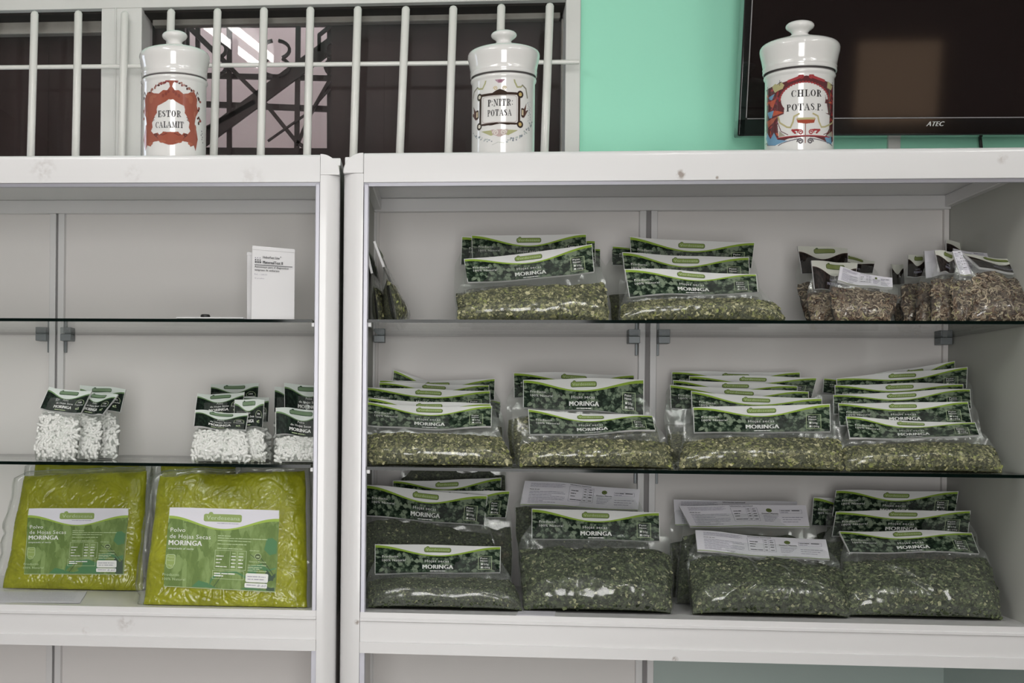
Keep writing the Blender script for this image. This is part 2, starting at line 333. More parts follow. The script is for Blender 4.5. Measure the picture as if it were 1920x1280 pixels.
# ================================================================ THE SETTING
def struct(o): o['kind'] = 'structure'; return o
WD = DEPW + 0.035                                  # depth of the shop wall behind the cabinets
def wp(px, py, d=WD): return at(px, py, d/DS, CABR)
yw = WD
XL, XR, YB, ZC = -2.6, 2.6, -4.4, 2.95
m = MB(); m.box(XL, XR, YB, 1.6, -0.05, 0.0); struct(m.build('floor', 'floortile'))
m = MB(); m.box(XL, XR, YB, yw, ZC, ZC+0.05); struct(m.build('ceiling', 'ceil'))
m = MB(); m.box(XL-0.06, XL, YB, yw, 0, ZC); struct(m.build('wall_left', 'roomwall'))
m = MB(); m.box(XR, XR+0.06, YB, yw, 0, ZC); struct(m.build('wall_right', 'roomwall'))
m = MB(); m.box(XL, XR, YB-0.06, YB, 0, ZC); struct(m.build('wall_back', 'roomwall'))
# front wall with the window opening cut out
wx1 = wp(1088, 150).x; zt = wp(650, 4).z; zs = 1.50
m = MB(); m.box(wx1, XR, yw, yw+.12, 0, ZC); m.box(XL, wx1, yw, yw+.12, zt, ZC); m.box(XL, wx1, yw, yw+.12, 0, zs); struct(m.build('wall_front', 'mint'))
def rectpx(mb, x0, x1, y0, y1, d, th=0.02, mi=0):
    a = wp(x0, (y0+y1)/2, d).x; b = wp(x1, (y0+y1)/2, d).x; mb.box(a, b, d, d+th, wp((x0+x1)/2, y1, d).z, wp((x0+x1)/2, y0, d).z, mi)
# painted window frame: head, mullion, right jamb
def xz(px, py, d): p = wp(px, py, d); return p.x, p.z
m = MB(); d0 = yw-0.012
xa = xz(189, 150, d0)[0]; xb = xz(265, 150, d0)[0]; xc = xz(1060, 150, d0)[0]; xd = xz(1088, 150, d0)[0]; zh = xz(600, 8, d0)[1]
m.box(XL+.005, xd, d0, yw+.012, zh, zt+.05); m.box(xa, xb, d0, yw+.10, zs, zh); m.box(xc, xd, d0, yw+.10, zs, zh)
m.box(xa+.032, xa+.036, d0-.004, d0, zs, zh); struct(m.build('window_1', 'winframe', bevel=0.003))
wf = bpy.data.objects['window_1']
ds = yw+0.07
m = MB()
z0 = xz(120, 62, ds)[1]; z1 = xz(120, 39, ds)[1]; m.box(XL, xa-.002, ds, ds+.03, z0, z1)
z0 = xz(650, 41, ds)[1]; z1 = xz(650, 19, ds)[1]; m.box(xb+.006, xc-.006, ds, ds+.03, z0, z1)
xs = xz(1052, 150, ds)[0]; m.box(xs, xc+.02, ds, ds+.03, zs, z0); m.box(xb-.02, xz(272, 150, ds)[0], ds, ds+.03, zs, z0)
m.build('sash_rail', 'sash', wf, bevel=0.003)
m = MB(); m.box(XL, xa, ds+.004, ds+.010, zs, zt); m.box(xb, xc, ds+.004, ds+.010, zs, zt); m.build('pane', 'winglass', wf)
m = MB(); rectpx(m, -420, 190, -25, 38.5, ds+.02); rectpx(m, 262, 1062, -25, 18.5, ds+.02); m.box(XL+.01, xd-.03, yw+.0125, yw+.118, zt-.012, zt-.0005); m.build('recess_shade_strip', 'recess_shade', wf)  # recess shade put in as dark strips and a dark soffit sheet
# beyond the glass: dark shutters left and right, a pink wall and an iron grille
dbd = yw+0.16
for nm, x0, x1 in (('window_shutter', -420, 215), ('window_shutter', 250, 345), ('window_shutter', 620, 1110)):
    m = MB(); rectpx(m, x0, x1, -60, 480, dbd)
    for k in range(1, 5):
        xx = x0+(x1-x0)*k/5; rectpx(m, xx, xx+2, -60, 480, dbd-.002, .002)
    o = m.build(nm, 'board'); tag(o, {-420: 'dark brown shutter board filling the left window opening', 250: 'narrow dark brown shutter board behind the red-printed jar', 620: 'wide dark brown shutter board behind the right half of the window'}[x0], 'shutter')
m = MB(); m.box(XL, 2.6, yw+.70, yw+.74, -.05, 3.4); struct(m.build('wall_outside', 'pink'))
m = MB()
dg = yw+0.3
def G(px, py, dd=0): p = wp(px, py, dg); return (p.x, p.y+dd, p.z)
def strap(pts, wpx, dd=0.0):
    r = wpx/2*1.9/1400*1.0
    P = [Vector(G(a, b, dd)) for a, b in pts]
    for a, b in zip(P[:-1], P[1:]):
        t = (b-a).normalized(); s_ = Vector((t.z, 0, -t.x))*r; e = t*r*0.3
        q = [a-s_-e, a+s_-e, b+s_+e, b-s_+e]; m.add(q+[p+Vector((0, .012, 0)) for p in q], [(0, 1, 2, 3), (7, 6, 5, 4), (0, 4, 5, 1), (1, 5, 6, 2), (2, 6, 7, 3), (3, 7, 4, 0)])
strap([(345, 46), (640, 44)], 9); strap([(345, 140), (625, 146)], 9); strap([(345, 193), (625, 204)], 10); strap([(345, 282), (625, 284)], 12)
strap([(431, 40), (431, 290)], 9, -.013); strap([(560, 40), (557, 290)], 9, -.013); strap([(372, 40), (372, 290)], 8, -.013); strap([(489, 130), (489, 290)], 5, -.013); strap([(352, 40), (352, 2900)], 8, -.013); strap([(618, 40), (618, 2900)], 8, -.013)
strap([(360, 282), (640, 75)], 26, -.026); strap([(385, 248), (480, 195)], 9, -.026); strap([(360, 58), (432, 128)], 9, -.026)
strap([(432, 128), (492, 188), (560, 272)], 7, -.026); strap([(560, 272), (585, 215), (622, 150)], 6, -.026); strap([(505, 268), (580, 215), (625, 165)], 3, -.03)
strap([(560, 270), (600, 300)], 6, -.026); strap([(625, 50), (600, 70), (600, 100)], 6, -.026)
for cx, s_ in ((520, -1), (520, 1), (402, 1), (638, -1)):
    for yy, sy in ((100, 1), (132, -1)):
        pts = []
        for k in range(9):
            a = math.radians(-60+k*17); pts.append((cx+s_*26*math.cos(a), yy-sy*17*math.sin(a)))
        strap(pts, 5, -.04)
o = m.build('iron_grille', 'iron'); tag(o, 'dark brown iron lattice with curls and diagonal braces beyond the window glass', 'grille')

# unseen window frame added around the fill light behind the viewer
m = MB()
for a in ((-1.58, -1.50, .50, 2.50), (.30, .38, .50, 2.50), (-1.58, .38, .44, .52), (-1.58, .38, 2.48, 2.56)): m.box(a[0], a[1], YB, YB+.06, a[2], a[3])
struct(m.build('fill_light_frame', 'winframe', bevel=.003))
# security bars in front of the window: one welded grid
wb = empty('window_bars', wp(540, 300, yw-.05), 'cream painted welded security bars across the window', 'window bars')
db_ = yw-0.045
tops = [(65, 22), (147, 21), (234, 22), (321, 18), (408, 17), (495, 15), (582, 14), (671, 13), (761, 13), (850, 12), (940, 9), (1031, 7), (-22, 23), (-108, 24), (-194, 25)]
bots = [58, 142, 228, 314, 401, 489, 576, 663, 750, 841, 932, 1021, -29, -115, -201]
for (tx, ty), bx_ in zip(tops, bots):
    a = wp(tx, ty+3, db_); b = wp(bx_, 280, db_); b = b+(b-a)*0.22
    m = MB(); d = (a-b).normalized(); m.tube([b, a-d*.002, a+d*.003, a+d*.0052], [.0091, .0091, .0065, .002], 14)
    m.build('bar', 'bar', wb, autos=50)
m = MB(); a = wp(-260, 129, db_+.006); b = wp(1086, 116, db_+.006)
m.tube([a, b], .0052, 8); m.build('rail', 'bar', wb, autos=50)

# television on the mint wall
dt = yw-0.10
tv = empty('television', wp(1650, 120, dt), 'black flat television on the mint wall behind the right jar', 'television')
A = wp(1383, 255, dt); B = wp(1393, 0, dt)
lean = (B.x-A.x)/(B.z-A.z)
bw, bh, th_ = 1.02, 0.62, 0.045
up = Vector((math.sin(.022), -math.sin(.10), 1)).normalized(); ri = Vector((1, 0, -0.006)).normalized(); fr = ri.cross(up).normalized()
def TV(x, z, f): return A + ri*x + up*z + fr*f
m = MB()
def tvbox(mb, x0, x1, z0, z1, f0, f1, mi=0): mb.add([TV(x, z, f) for x in (x0, x1) for z in (z0, z1) for f in (f1, f0)], [(0, 1, 3, 2), (4, 6, 7, 5), (0, 4, 5, 1), (2, 3, 7, 6), (0, 2, 6, 4), (1, 5, 7, 3)], mi)
e = .018; eb = .038
tvbox(m, 0, e, 0, bh, -th_, 0); tvbox(m, bw-e, bw, 0, bh, -th_, 0); tvbox(m, 0, bw, 0, eb, -th_, 0); tvbox(m, 0, bw, bh-e, bh, -th_, 0); tvbox(m, e, bw-e, eb, bh-e, -th_, -.012)
m.build('bezel', 'bezel', tv, bevel=.004)
m = MB(); tvbox(m, e-.001, bw-e+.001, eb-.001, bh-e+.001, -.010, -.004); m.build('screen', 'screen', tv)
m = MB(); tvbox(m, e, bw-e, eb-.003, eb-.001, -.006, .001); tvbox(m, e-.003, e-.001, eb, bh-e, -.006, .0008); m.build('inner_trim', 'grey', tv)
art = Art().text('ATEC', 0, 0, .0098, 0, .035, width=.033, skew=.35); m = MB()
lx = (wp(1736, 233, dt)-A).dot(ri); art.put(m, lambda x, y, l: TV(lx+x, .019+y, .0006)); m.build('brand_lettering', 'ink_white', tv)
m = MB(); tvbox(m, .35, .65, .2, .4, -.105, -th_+.002); m.build('wall_mount', 'black', tv)
m = MB(); m.tube([wp(1836, 244, yw-.03), wp(1838, 262, yw-.02), wp(1842, 300, yw-.012), wp(1850, 420, yw-.01)], .0036, 8)
tag(m.build('power_cable', 'black'), 'black cable hanging from the television down the mint wall', 'cable')
m = MB(); p = wp(1673, 268, yw); m.box(p.x-.012, p.x+.014, yw-.012, yw, p.z-.05, p.z+.012); m.box(p.x-.016, p.x+.012, yw-.014, yw-.010, p.z+.010, p.z+.013)
tag(m.build('wall_outlet_box', 'winframe', bevel=.002), 'small pale plastic box on the mint wall just below the television', 'outlet')

# ceiling light fittings (they light the room and show in the glazes and the window glass)
def fixture(x, y, L_, label, rz=0.0):
    t = empty('ceiling_light', (x, y, ZC), label, 'ceiling light', 'twin tube fluorescent lights', rz)
    W = WM[t.name]
    def bx(mb, *a):
        k = MB(); k.box(*a); mb.add([W @ Vector(q) for q in k.v], k.f)
    m = MB(); bx(m, -.09, .09, -L_/2-.03, L_/2+.03, -.05, 0); m.build('housing', 'white', t, bevel=.006)
    for sx in (-.045, .045):
        m = MB(); m.tube([W @ Vector((sx, -L_/2, -.075)), W @ Vector((sx, L_/2, -.075))], .014, 12); m.build('fluorescent_tube', 'tube', t)
        for sy in (-1, 1):
            m = MB(); bx(m, sx-.014, sx+.014, sy*(L_/2+.012)-.012, sy*(L_/2+.012)+.012, -.095, -.045); m.build('lamp_holder', 'white', t)
fixture(1.25, -1.6, 1.2, 'added twin fluorescent light on the ceiling at the right, above the television side')  # unseen fitting added to brighten the right-hand rails
fixture(0.33, -1.7, 1.2, 'twin fluorescent light on the ceiling behind the viewer')
fixture(-1.23, -1.23, 1.2, 'twin fluorescent light on the ceiling mirrored in the window glass', .19)
m = MB(); m.box(1.78, 2.2, YB, YB+.02, 2.12, 2.52); struct(m.build('glow_panel', 'glow'))  # glowing panel added behind the viewer for a warm patch on the television
# unseen wooden cupboard added behind the viewer for the television to mirror
cp = empty('added_cupboard', (0.9, YB+.25, 0), 'added brown wooden cupboard against the wall behind the viewer', 'cupboard')
m = MB(); m.box(1.75, 2.55, YB+.02, YB+.42, 0, 2.1); m.build('body', 'wood', cp, bevel=.005)
for k in (0, 1):
    m = MB(); m.box(1.76+.4*k, 2.14+.4*k, YB+.42, YB+.44, .08, 2.06); d_ = m.build('door', 'wood', cp, bevel=.004)
    m = MB(); m.box(2.10+.06*k, 2.115+.06*k, YB+.44, YB+.46, 1.0, 1.15); m.build('handle', 'bracket', d_)

# ================================================================ THE TWO CABINETS
def cabinet(c, P, label, mir):
    """P: heights and local x positions; mir=False -> outer post at local x=0 and the body to +x; True -> body to -x"""
    root = empty('display_cabinet', (c.o.x, c.o.y, 0), label, 'cabinet', 'white display cabinets', c.ang)
    s = -1 if mir else 1
    def W(x, y, z): return wld(s*x, y, z, c)
    def bx(mb, x0, x1, y0, y1, z0, z1, mi=0):
        k = MB(); k.box(min(s*x0, s*x1), max(s*x0, s*x1), y0, y1, z0, z1); mb.add([wld(*q, c) for q in k.v], k.f, mi)
    Wd, pw, zt, zr = P['w'], P['pw'], P['zt'], P['zr']
    def post_poly(x0, x1, r, outer_low):
        pts = []
        if outer_low:
            for k in range(9): a = PI + PI/2*k/8; pts.append((x0+r+r*math.cos(a), r+r*math.sin(a)))
            pts += [(x1, 0), (x1, pw), (x0, pw)]
        else:
            pts = [(x0, pw), (x0, 0)]
            for k in range(9): a = 1.5*PI + PI/2*k/8; pts.append((x1-r+r*math.cos(a), r+r*math.sin(a)))
            pts += [(x1, pw)]
        return pts
    for x0, x1, low in ((0, pw, True), (Wd-pw, Wd, False)):
        poly = post_poly(x0, x1, .027, low)
        m = MB(); m.prism(poly, lambda x, y: W(x, y, 0), lambda x, y: W(x, y, zt-.0395)); m.build('post', 'whiteface', root, autos=35)
        m = MB()
        # rounded corner cap
        r = .036; vs = []; n = 10; prof = []
        for k in range(n+1):
            a = PI/2*k/n; prof.append((r-r*math.sin(a) if False else r-r*math.cos(a), -r+r*math.sin(a)))
        outl = [(0, -.039)] + prof + [(pw, 0), (pw, -.039)]
        if not low: outl = [(pw-a, b) for a, b in outl]
        m.prism(outl, lambda x, z: W(x0+x, .0, zt+z), lambda x, z: W(x0+x, pw, zt+z)); o = m.build('corner_cap', 'whiteface', root, bevel=.007)
        m = MB(); bx(m, x0, x1, DEPW-.02, DEPW, 0, zt-.02); m.build('rear_post', 'white', root, bevel=.003)
    # top rail, with rounded upper front edge
    pr = []
    for k in range(7): a = PI/2*k/6; pr.append((.009-.009*math.sin(a), -.009+.009*math.cos(a)))
    pr = [(0, zr-zt+.0)] + pr[::-1] + [(pw, 0), (pw, -.018), (.010, -.018), (.010, zr-zt)]
    m = MB(); m.prism(pr, lambda y, z: W(pw+.0006, y, zt+z), lambda y, z: W(Wd-pw-.0006, y, zt+z)); m.build('top_rail', 'whiteface', root, autos=35)
    m = MB(); bx(m, pw, Wd-pw, .010, .020, zr-.006, zt-.019); m.build('rail_lip', 'track', root)
    m = MB(); bx(m, 0.0, Wd, pw, DEPW, zt-.016, zt-.001); m.build('top_panel', 'white', root, bevel=.002)
    zi = P['zi']
    m = MB(); bx(m, P['xi'], P['xo'], DEPW-.028, DEPW-.006, zi, zt-.016); m.build('rear_rail', 'white', root, bevel=.002)
    for x0, x1 in ((.004, P['xi']+.016), (P['xo']-.014, Wd-.004)):
        m = MB(); bx(m, x0, x1, pw, DEPW-.028, zi+.004, zt-.016); m.build('side_rail', 'white', root, bevel=.002)
    for x0, x1 in ((.002, P['xi']), (P['xo'], Wd-.002)):
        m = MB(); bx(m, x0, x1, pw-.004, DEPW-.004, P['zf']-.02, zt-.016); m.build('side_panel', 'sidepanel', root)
        m = MB(); bx(m, x0, x1, pw-.004, DEPW-.004, .08, P['zf']-.021); m.build('lower_side_panel', P['low2'] if x0 > .5 else 'panel', root)
    # back panels and the slotted uprights between them
    sm = P['seam']; zb = P['zf']
    m = MB(); bx(m, P['xi'], sm, DEPW-.006, DEPW, zb, zt-.016); m.build('back_panel', 'panel', root)
    m = MB(); bx(m, sm, P['xo'], DEPW-.006, DEPW, zb, zt-.016); m.build('back_panel', 'panel', root)
    m = MB(); bx(m, P['xi'], sm, DEPW-.006, DEPW, .08, zb); m.build('lower_back_panel', 'panel', root)
    m = MB(); bx(m, sm, P['xo'], DEPW-.006, DEPW, .08, zb); m.build('lower_back_panel', P['low2'], root)
    for z0, z1 in ((P['zf']+.001, zi), (.08, P['z3']-.02)):
        for xx in (sm-P['sa'][0], sm+P['sa'][1]):
            m = MB(); bx(m, xx-.007, xx+.007, DEPW-.024, DEPW-.006, z0, z1); m.build('upright', 'white', root, bevel=.0015)
        m = MB(); bx(m, sm-P['sa'][0]+.007, sm+P['sa'][1]-.007, DEPW-.012, DEPW-.006, z0, z1); m.build('upright_slot', 'slot', root)
    for xx in (P['xi']+.006, P['xo']-.006):
        m = MB(); bx(m, xx-.005, xx+.005, DEPW-.018, DEPW-.006, P['zf']+.001, zi); m.build('upright', 'panel', root)
    # shelf brackets
    for zz in P['shelves']:
        for xx, d in P['br']:
            m = MB(); bx(m, xx, xx+d*.024, DEPW-.05, DEPW-.012, zz-.021, zz-.0062); bx(m, xx+.0005 if d > 0 else xx-.006, xx+.006 if d > 0 else xx-.0005, DEPW-.016, DEPW-.008, zz-.046, zz-.0062); m.build('shelf_bracket', 'bracket', root, bevel=.001)
        m = MB(); bx(m, pw+.001, pw+.016, .022, .040, zz-.0135, zz-.0055); m.build('shelf_clip', 'white', root, bevel=.001)
    # sliding door track beside the posts
    for xx in (pw, Wd-pw-.010):
        m = MB(); bx(m, xx, xx+.010, .012, .030, P['zf']-.004, zr-.006)
        bx(m, xx+.001, xx+.009, .006, .012, P['zf']-.004, zr-.002); m.build('door_track', 'track', root, bevel=.001)
        m = MB(); bx(m, xx, xx+.010, .006, .030, .08, P['z3']); m.build('door_track', 'track', root, bevel=.001)
    # middle beam and compartment floor
    zf, z3 = P['zf'], P['z3']
    m = MB()
    h = zf-z3
    pr = [(0.004, 0), (0.004, -.010), (.001, -.012), (.001, -.016), (.004, -.0175), (.004, -h*.72), (.0, -h*.735), (.0, -h), (.03, -h), (.03, 0)]
    m.prism(pr[::-1], lambda y, z: W(pw+.0006, y, zf+z), lambda y, z: W(Wd-pw-.0006, y, zf+z)); m.build('middle_rail', 'whiteface', root)
    m = MB(); bx(m, P['xi'], P['xo'], .03, DEPW-.006, zf-.018, zf-.0008); m.build('compartment_floor', 'white', root)
    m = MB(); bx(m, .002, Wd-.002, .003, DEPW-.002, .0, .08); m.build('plinth', 'white', root, bevel=.002)
    return root
lx = lambda px, py, d, c: abs(loc(at(px, py, d, c), c).x)
PR = dict(w=lx(2000, 700, 0, CABR), pw=lx(680, 500, 0, CABR), zt=at(760, 285, 0, CABR).z, zr=at(900, 340, 0, CABR).z, zi=at(1000, 392, DEP-.03, CABR).z,
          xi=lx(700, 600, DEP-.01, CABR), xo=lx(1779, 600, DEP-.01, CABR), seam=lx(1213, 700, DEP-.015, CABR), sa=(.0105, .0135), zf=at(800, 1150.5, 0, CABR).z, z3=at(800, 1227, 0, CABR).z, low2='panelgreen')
PR['shelves'] = [at(1000, 600, .012, CABR).z, at(900, 877, .012, CABR).z]
sx = lambda px: lx(px, 626, DEP-.03, CABR)
PR['br'] = [(PR['xi']+.003, 1), (PR['seam']-.018, -1), (PR['seam']+.021, 1), (PR['xo']-.003, -1)]
PL = dict(w=1.29, pw=lx(597, 500, 0, CABL)-.002, zt=at(500, 289, 0, CABL).z, zr=at(400, 341.5, 0, CABL).z, zi=at(400, 396, DEP-.03, CABL).z,
          xi=.032, seam=lx(104, 700, DEP-.015, CABL), sa=(.0095, .0095), zf=at(300, 1139, 0, CABL).z, z3=at(300, 1214, 0, CABL).z, low2='panel')
PL['xo'] = PL['w']-.032
PL['shelves'] = [at(300, 598, .012, CABL).z, at(300, 867.5, .012, CABL).z]
PL['br'] = [(PL['xi']+.003, 1), (PL['seam']-.016, -1), (PL['seam']+.016, 1), (PL['xo']-.003, -1)]
print('cab dims', PR, PL)
cabR = cabinet(CABR, PR, 'wide white display cabinet on the right holding rows of dried leaf bags', False)
cabL = cabinet(CABL, PL, 'white display cabinet on the left holding capsule bags and green powder packs', True)
def shelf(c, P, zz, mir, label):
    s = -1 if mir else 1; m = MB(); x0, x1 = P['xi']+.012, P['xo']-.003
    if mir: x0, x1 = -x1, -x0-.006
    y0, y1 = .012, DEPW-.014
    q = [wld(x, y, z, c) for x in (x0, x1) for y in (y0, y1) for z in (zz-.006, zz)]
    m.add(q, [(0, 4, 6, 2), (1, 3, 7, 5)], 0); m.add(q, [(0, 1, 5, 4), (2, 6, 7, 3), (0, 2, 3, 1), (4, 5, 7, 6)], 1)
    o = m.build('glass_shelf', ['glass', 'glassedge']); tag(o, label, 'shelf', 'glass shelves in the cabinets'); return o
shelf(CABR, PR, PR['shelves'][0], False, 'upper glass shelf of the right cabinet, under the husk bags')
shelf(CABR, PR, PR['shelves'][1], False, 'lower glass shelf of the right cabinet, crowded with leaf bags')
shelf(CABL, PL, PL['shelves'][0], True, 'upper glass shelf of the left cabinet, under the white test kit box')
shelf(CABL, PL, PL['shelves'][1], True, 'lower glass shelf of the left cabinet, under the capsule bags')
ZSH = {('R', 0): PR['shelves'][0], ('R', 1): PR['shelves'][1], ('R', 2): PR['zf'], ('R', 3): .09, ('L', 0): PL['shelves'][0], ('L', 1): PL['shelves'][1], ('L', 2): PL['zf']}
# ================================================================ CARD ARTWORK (card units: 240 x 60)
def art_leaf():
    a = Art()
    a.rrect(94.5, 43.0, 146.0, 53.6, 3.4, 3, 1, 4.0); a.circle(101.5, 52.8, 3.4, 3, 1, 10)
    a.rrect(95.6, 44.1, 144.9, 52.5, 2.8, 2, 2, 3.2); a.circle(101.5, 52.3, 2.5, 2, 2, 10)
    a.text('Verdeseana', 120.5, 45.6, 5.6, 4, .03, 'c', 45)
    a.text('Producto', 14, 32.0, 4.6, 0, .02, width=31); a.text('100% Natural', 14, 24.0, 4.6, 0, .02, width=45)
    a.text('Hojas secas', 119, 21.0, 5.8, 0, .012, 'c', 46); a.text('MORINGA', 121, 7.0, 9.0, 0, .045, 'c', 58)
    a.scribble(106, 1.6, 136, 1.8, 0, random.Random(3))
    a.frame(197.6, 5.4, 223.6, 36.6, .8, 6, 2)
    a.text('Peso', 202, 29.4, 3.9, 0, .03, 3*'' or 'l', 13); a.text('Neto:', 202, 23.8, 3.9, 0, .03, 'l', 14)
    a.rect(203, 16.0, 206.6, 19.8, 0, 3); a.text('50g', 208.5, 15.6, 4.2, 0, .02, 'l', 9); a.rect(203, 8.6, 206.6, 12.4, 0, 3); a.text('100g', 208.5, 8.2, 4.2, 0, .02, 'l', 12)
    a.rect(0, 0, .9, 60, 0, 1); a.rect(239.1, 0, 240, 60, 0, 1)
    return a
ART_LEAF = art_leaf(); MATS_LEAF = ['hdr', 'paperw', 'ink_white', 'ink_pale', 'logo_green', 'logo_edge', 'ink_pale', 'leafdark', 'ink_pale']
def art_small(dark=True):            # capsule bag card, 110 x 60
    a = Art()
    a.rrect(30, 45.5, 79, 55.5, 3.5, 3, 1); a.circle(37, 54.5, 3.2, 3, 1, 9); a.rrect(31.2, 46.7, 77.8, 54.3, 3, 2, 2)
    a.text('Polvo', 55, 27.5, 5.2, 0, .02, 'c', 14); a.text('de Hojas Secas', 55, 19.5, 5.0, 0, .03, 'c', 44); a.text('MORINGA', 54, 8.0, 7.8, 0, .06, 'c', 46)
    a.text('100', 93, 26, 4.2, 0, .03, 'c', 9); a.text('Capsulas', 93, 19.5, 4.0, 0, .02, 'c', 22)
    for k in range(10):
        t0 = math.radians(-20+22*k); t1 = math.radians(-20+22*(k+1)); f = lambda t, r: (93+r*1.1*math.cos(t), 26+r*math.sin(t)); a.poly([f(t0, 10), f(t1, 10), f(t1, 9.2), f(t0, 9.2)], 4, 1)
    a.circle(90, 11, 2.4, 4, 1, 8); a.circle(95, 13, 2.0, 4, 1, 8); a.rect(89, 8.6, 98, 9.6, 4)
    a.scribble(36, 2.5, 66, 2.2, 4, random.Random(5))
    a.rect(0, 0, .9, 60, 0, 1); a.rect(109.1, 0, 110, 60, 0, 1)
    return a
ART_SMALL = art_small()
def art_brown():
    a = Art(); a.rrect(34, 43.5, 80, 54.5, 4, 3, 1); a.circle(41, 53.5, 3.4, 3, 1, 9); a.rrect(35, 44.7, 78.8, 53.3, 3.4, 2, 2)
    a.text('MORINGA', 55, 9, 6.5, 1, .04, 'c', 38); a.text('Semillas', 55, 18.5, 4.6, 1, .01, 'c', 24); a.rect(0, 0, .9, 60, 0, 1); a.rect(109.1, 0, 110, 60, 0, 1); return a
ART_BROWN = art_brown()
def art_back(n=240):                 # the plain printed reverse of the card
    a = Art(); r = random.Random(11)
    a.rect(13, 45, 88, 56, 1, 1) if False else None
    for k in range(4): a.scribble(14, 54-k*2.7, 86-6*(k % 2), 1.1, 0, r, 1)
    a.text('Modo de uso', 14, 38.5, 2.6, 2, .03, width=20)
    for k in range(8): a.scribble(14, 34-k*3.9, (84, 88, 60, 88, 88, 86, 45, 70)[k], 1.3, 0, r, 1)
    a.text('Informacion nutricional', 96, 54.5, 2.6, 2, .04, width=43)
    a.frame(95, 14, 146, 52, .6, 0, 1)
    for k, yy in enumerate((41, 34, 27, 18)):
        a.scribble(99, yy, (114, 110, 109, 122)[k], 1.9, 2, r, 1); a.scribble(126, yy, 131, 1.9, 2, r, 1); a.scribble(136, yy, 143, 1.9, 2, r, 1)
    a.scribble(126, 47, 131, 1.7, 2, r, 1); a.scribble(136, 47, 143, 1.7, 2, r, 1); a.rect(124, 14, 124.4, 52, 0, 1); a.rect(133.5, 14, 133.9, 52, 0, 1)
    a.circle(168, 44.5, 5.6, 4, 1, 16); a.circle(168, 44.5, 4.4, 3, 2, 16); a.rect(165.5, 43, 170.5, 46, 4, 3)
    a.text('Genera Planeta', 168, 32.8, 3.6, 2, .03, 'c', 32)
    for k in range(5): a.scribble(154, 28-k*3.6, 184-3*k, 1.2, 0, r, 1)
    a.frame(188, 36, 230, 47, .5, 0, 1); a.scribble(190, 43, 208, 1.8, 2, r, 1); a.scribble(211, 43, 227, 2.2, 2, r, 1); a.scribble(190, 38, 204, 1.6, 0, r, 1)
    for k in range(3): a.scribble(190, 24-k*6, 230-5*k, 1.7, 0, r, 1)
    a.rect(0, 0, 240, 1.6, 5, 1, 12)
    return a
ART_BACK = art_back()
STY = {
 'leaf': (['hdr', 'paperw', 'ink_white', 'ink_white', 'logo_green', 'logo_edge', 'ink_pale', 'leafdark', 'ink_pale'], ART_LEAF, 240),
 'small': (['hdrdark', 'paperw', 'ink_white', 'ink_white', 'logo_sage', 'leafdark', 'ink_pale', 'ink_pale', 'ink_pale'], ART_SMALL, 110),
 'brown': (['hdrbrown', 'paperw', 'paperw', 'ink_grey', 'logo_olive', 'logo_edge', 'ink_pale'], ART_BROWN, 110),
 'back': (['paper', 'paperw', 'ink_grey', 'ink_grey', 'ink_black', 'logo_olive', 'logo_edge', 'logo_green'], ART_BACK, 240),
 'backbrown': (['paper', 'paperw', 'ink_grey', 'ink_grey', 'ink_black', 'logo_olive', 'logo_edge', 'logo_olive'], ART_BACK, 240),
}
# colours of the flakes
def leafcol(r, kind):
    if kind == 'a': pal = [((.24, .235, .115), 4), ((.40, .385, .20), 2), ((.13, .135, .06), 4), ((.055, .06, .028), 4), ((.60, .56, .34), 1.1), ((.30, .33, .10), 1.2)]
    elif kind == 'b': pal = [((.10, .125, .06), 4), ((.17, .20, .10), 2.2), ((.055, .072, .035), 4), ((.024, .032, .017), 4), ((.36, .36, .21), .9)]
    else: pal = [((.27, .21, .15), 4), ((.44, .37, .27), 3), ((.15, .105, .075), 4), ((.065, .04, .03), 3), ((.34, .31, .17), 1)]
    c = r.choices([p for p, _ in pal], [w_ for _, w_ in pal])[0]; k = r.uniform(.8, 1.2); return tuple(min(1, v*k) for v in c)

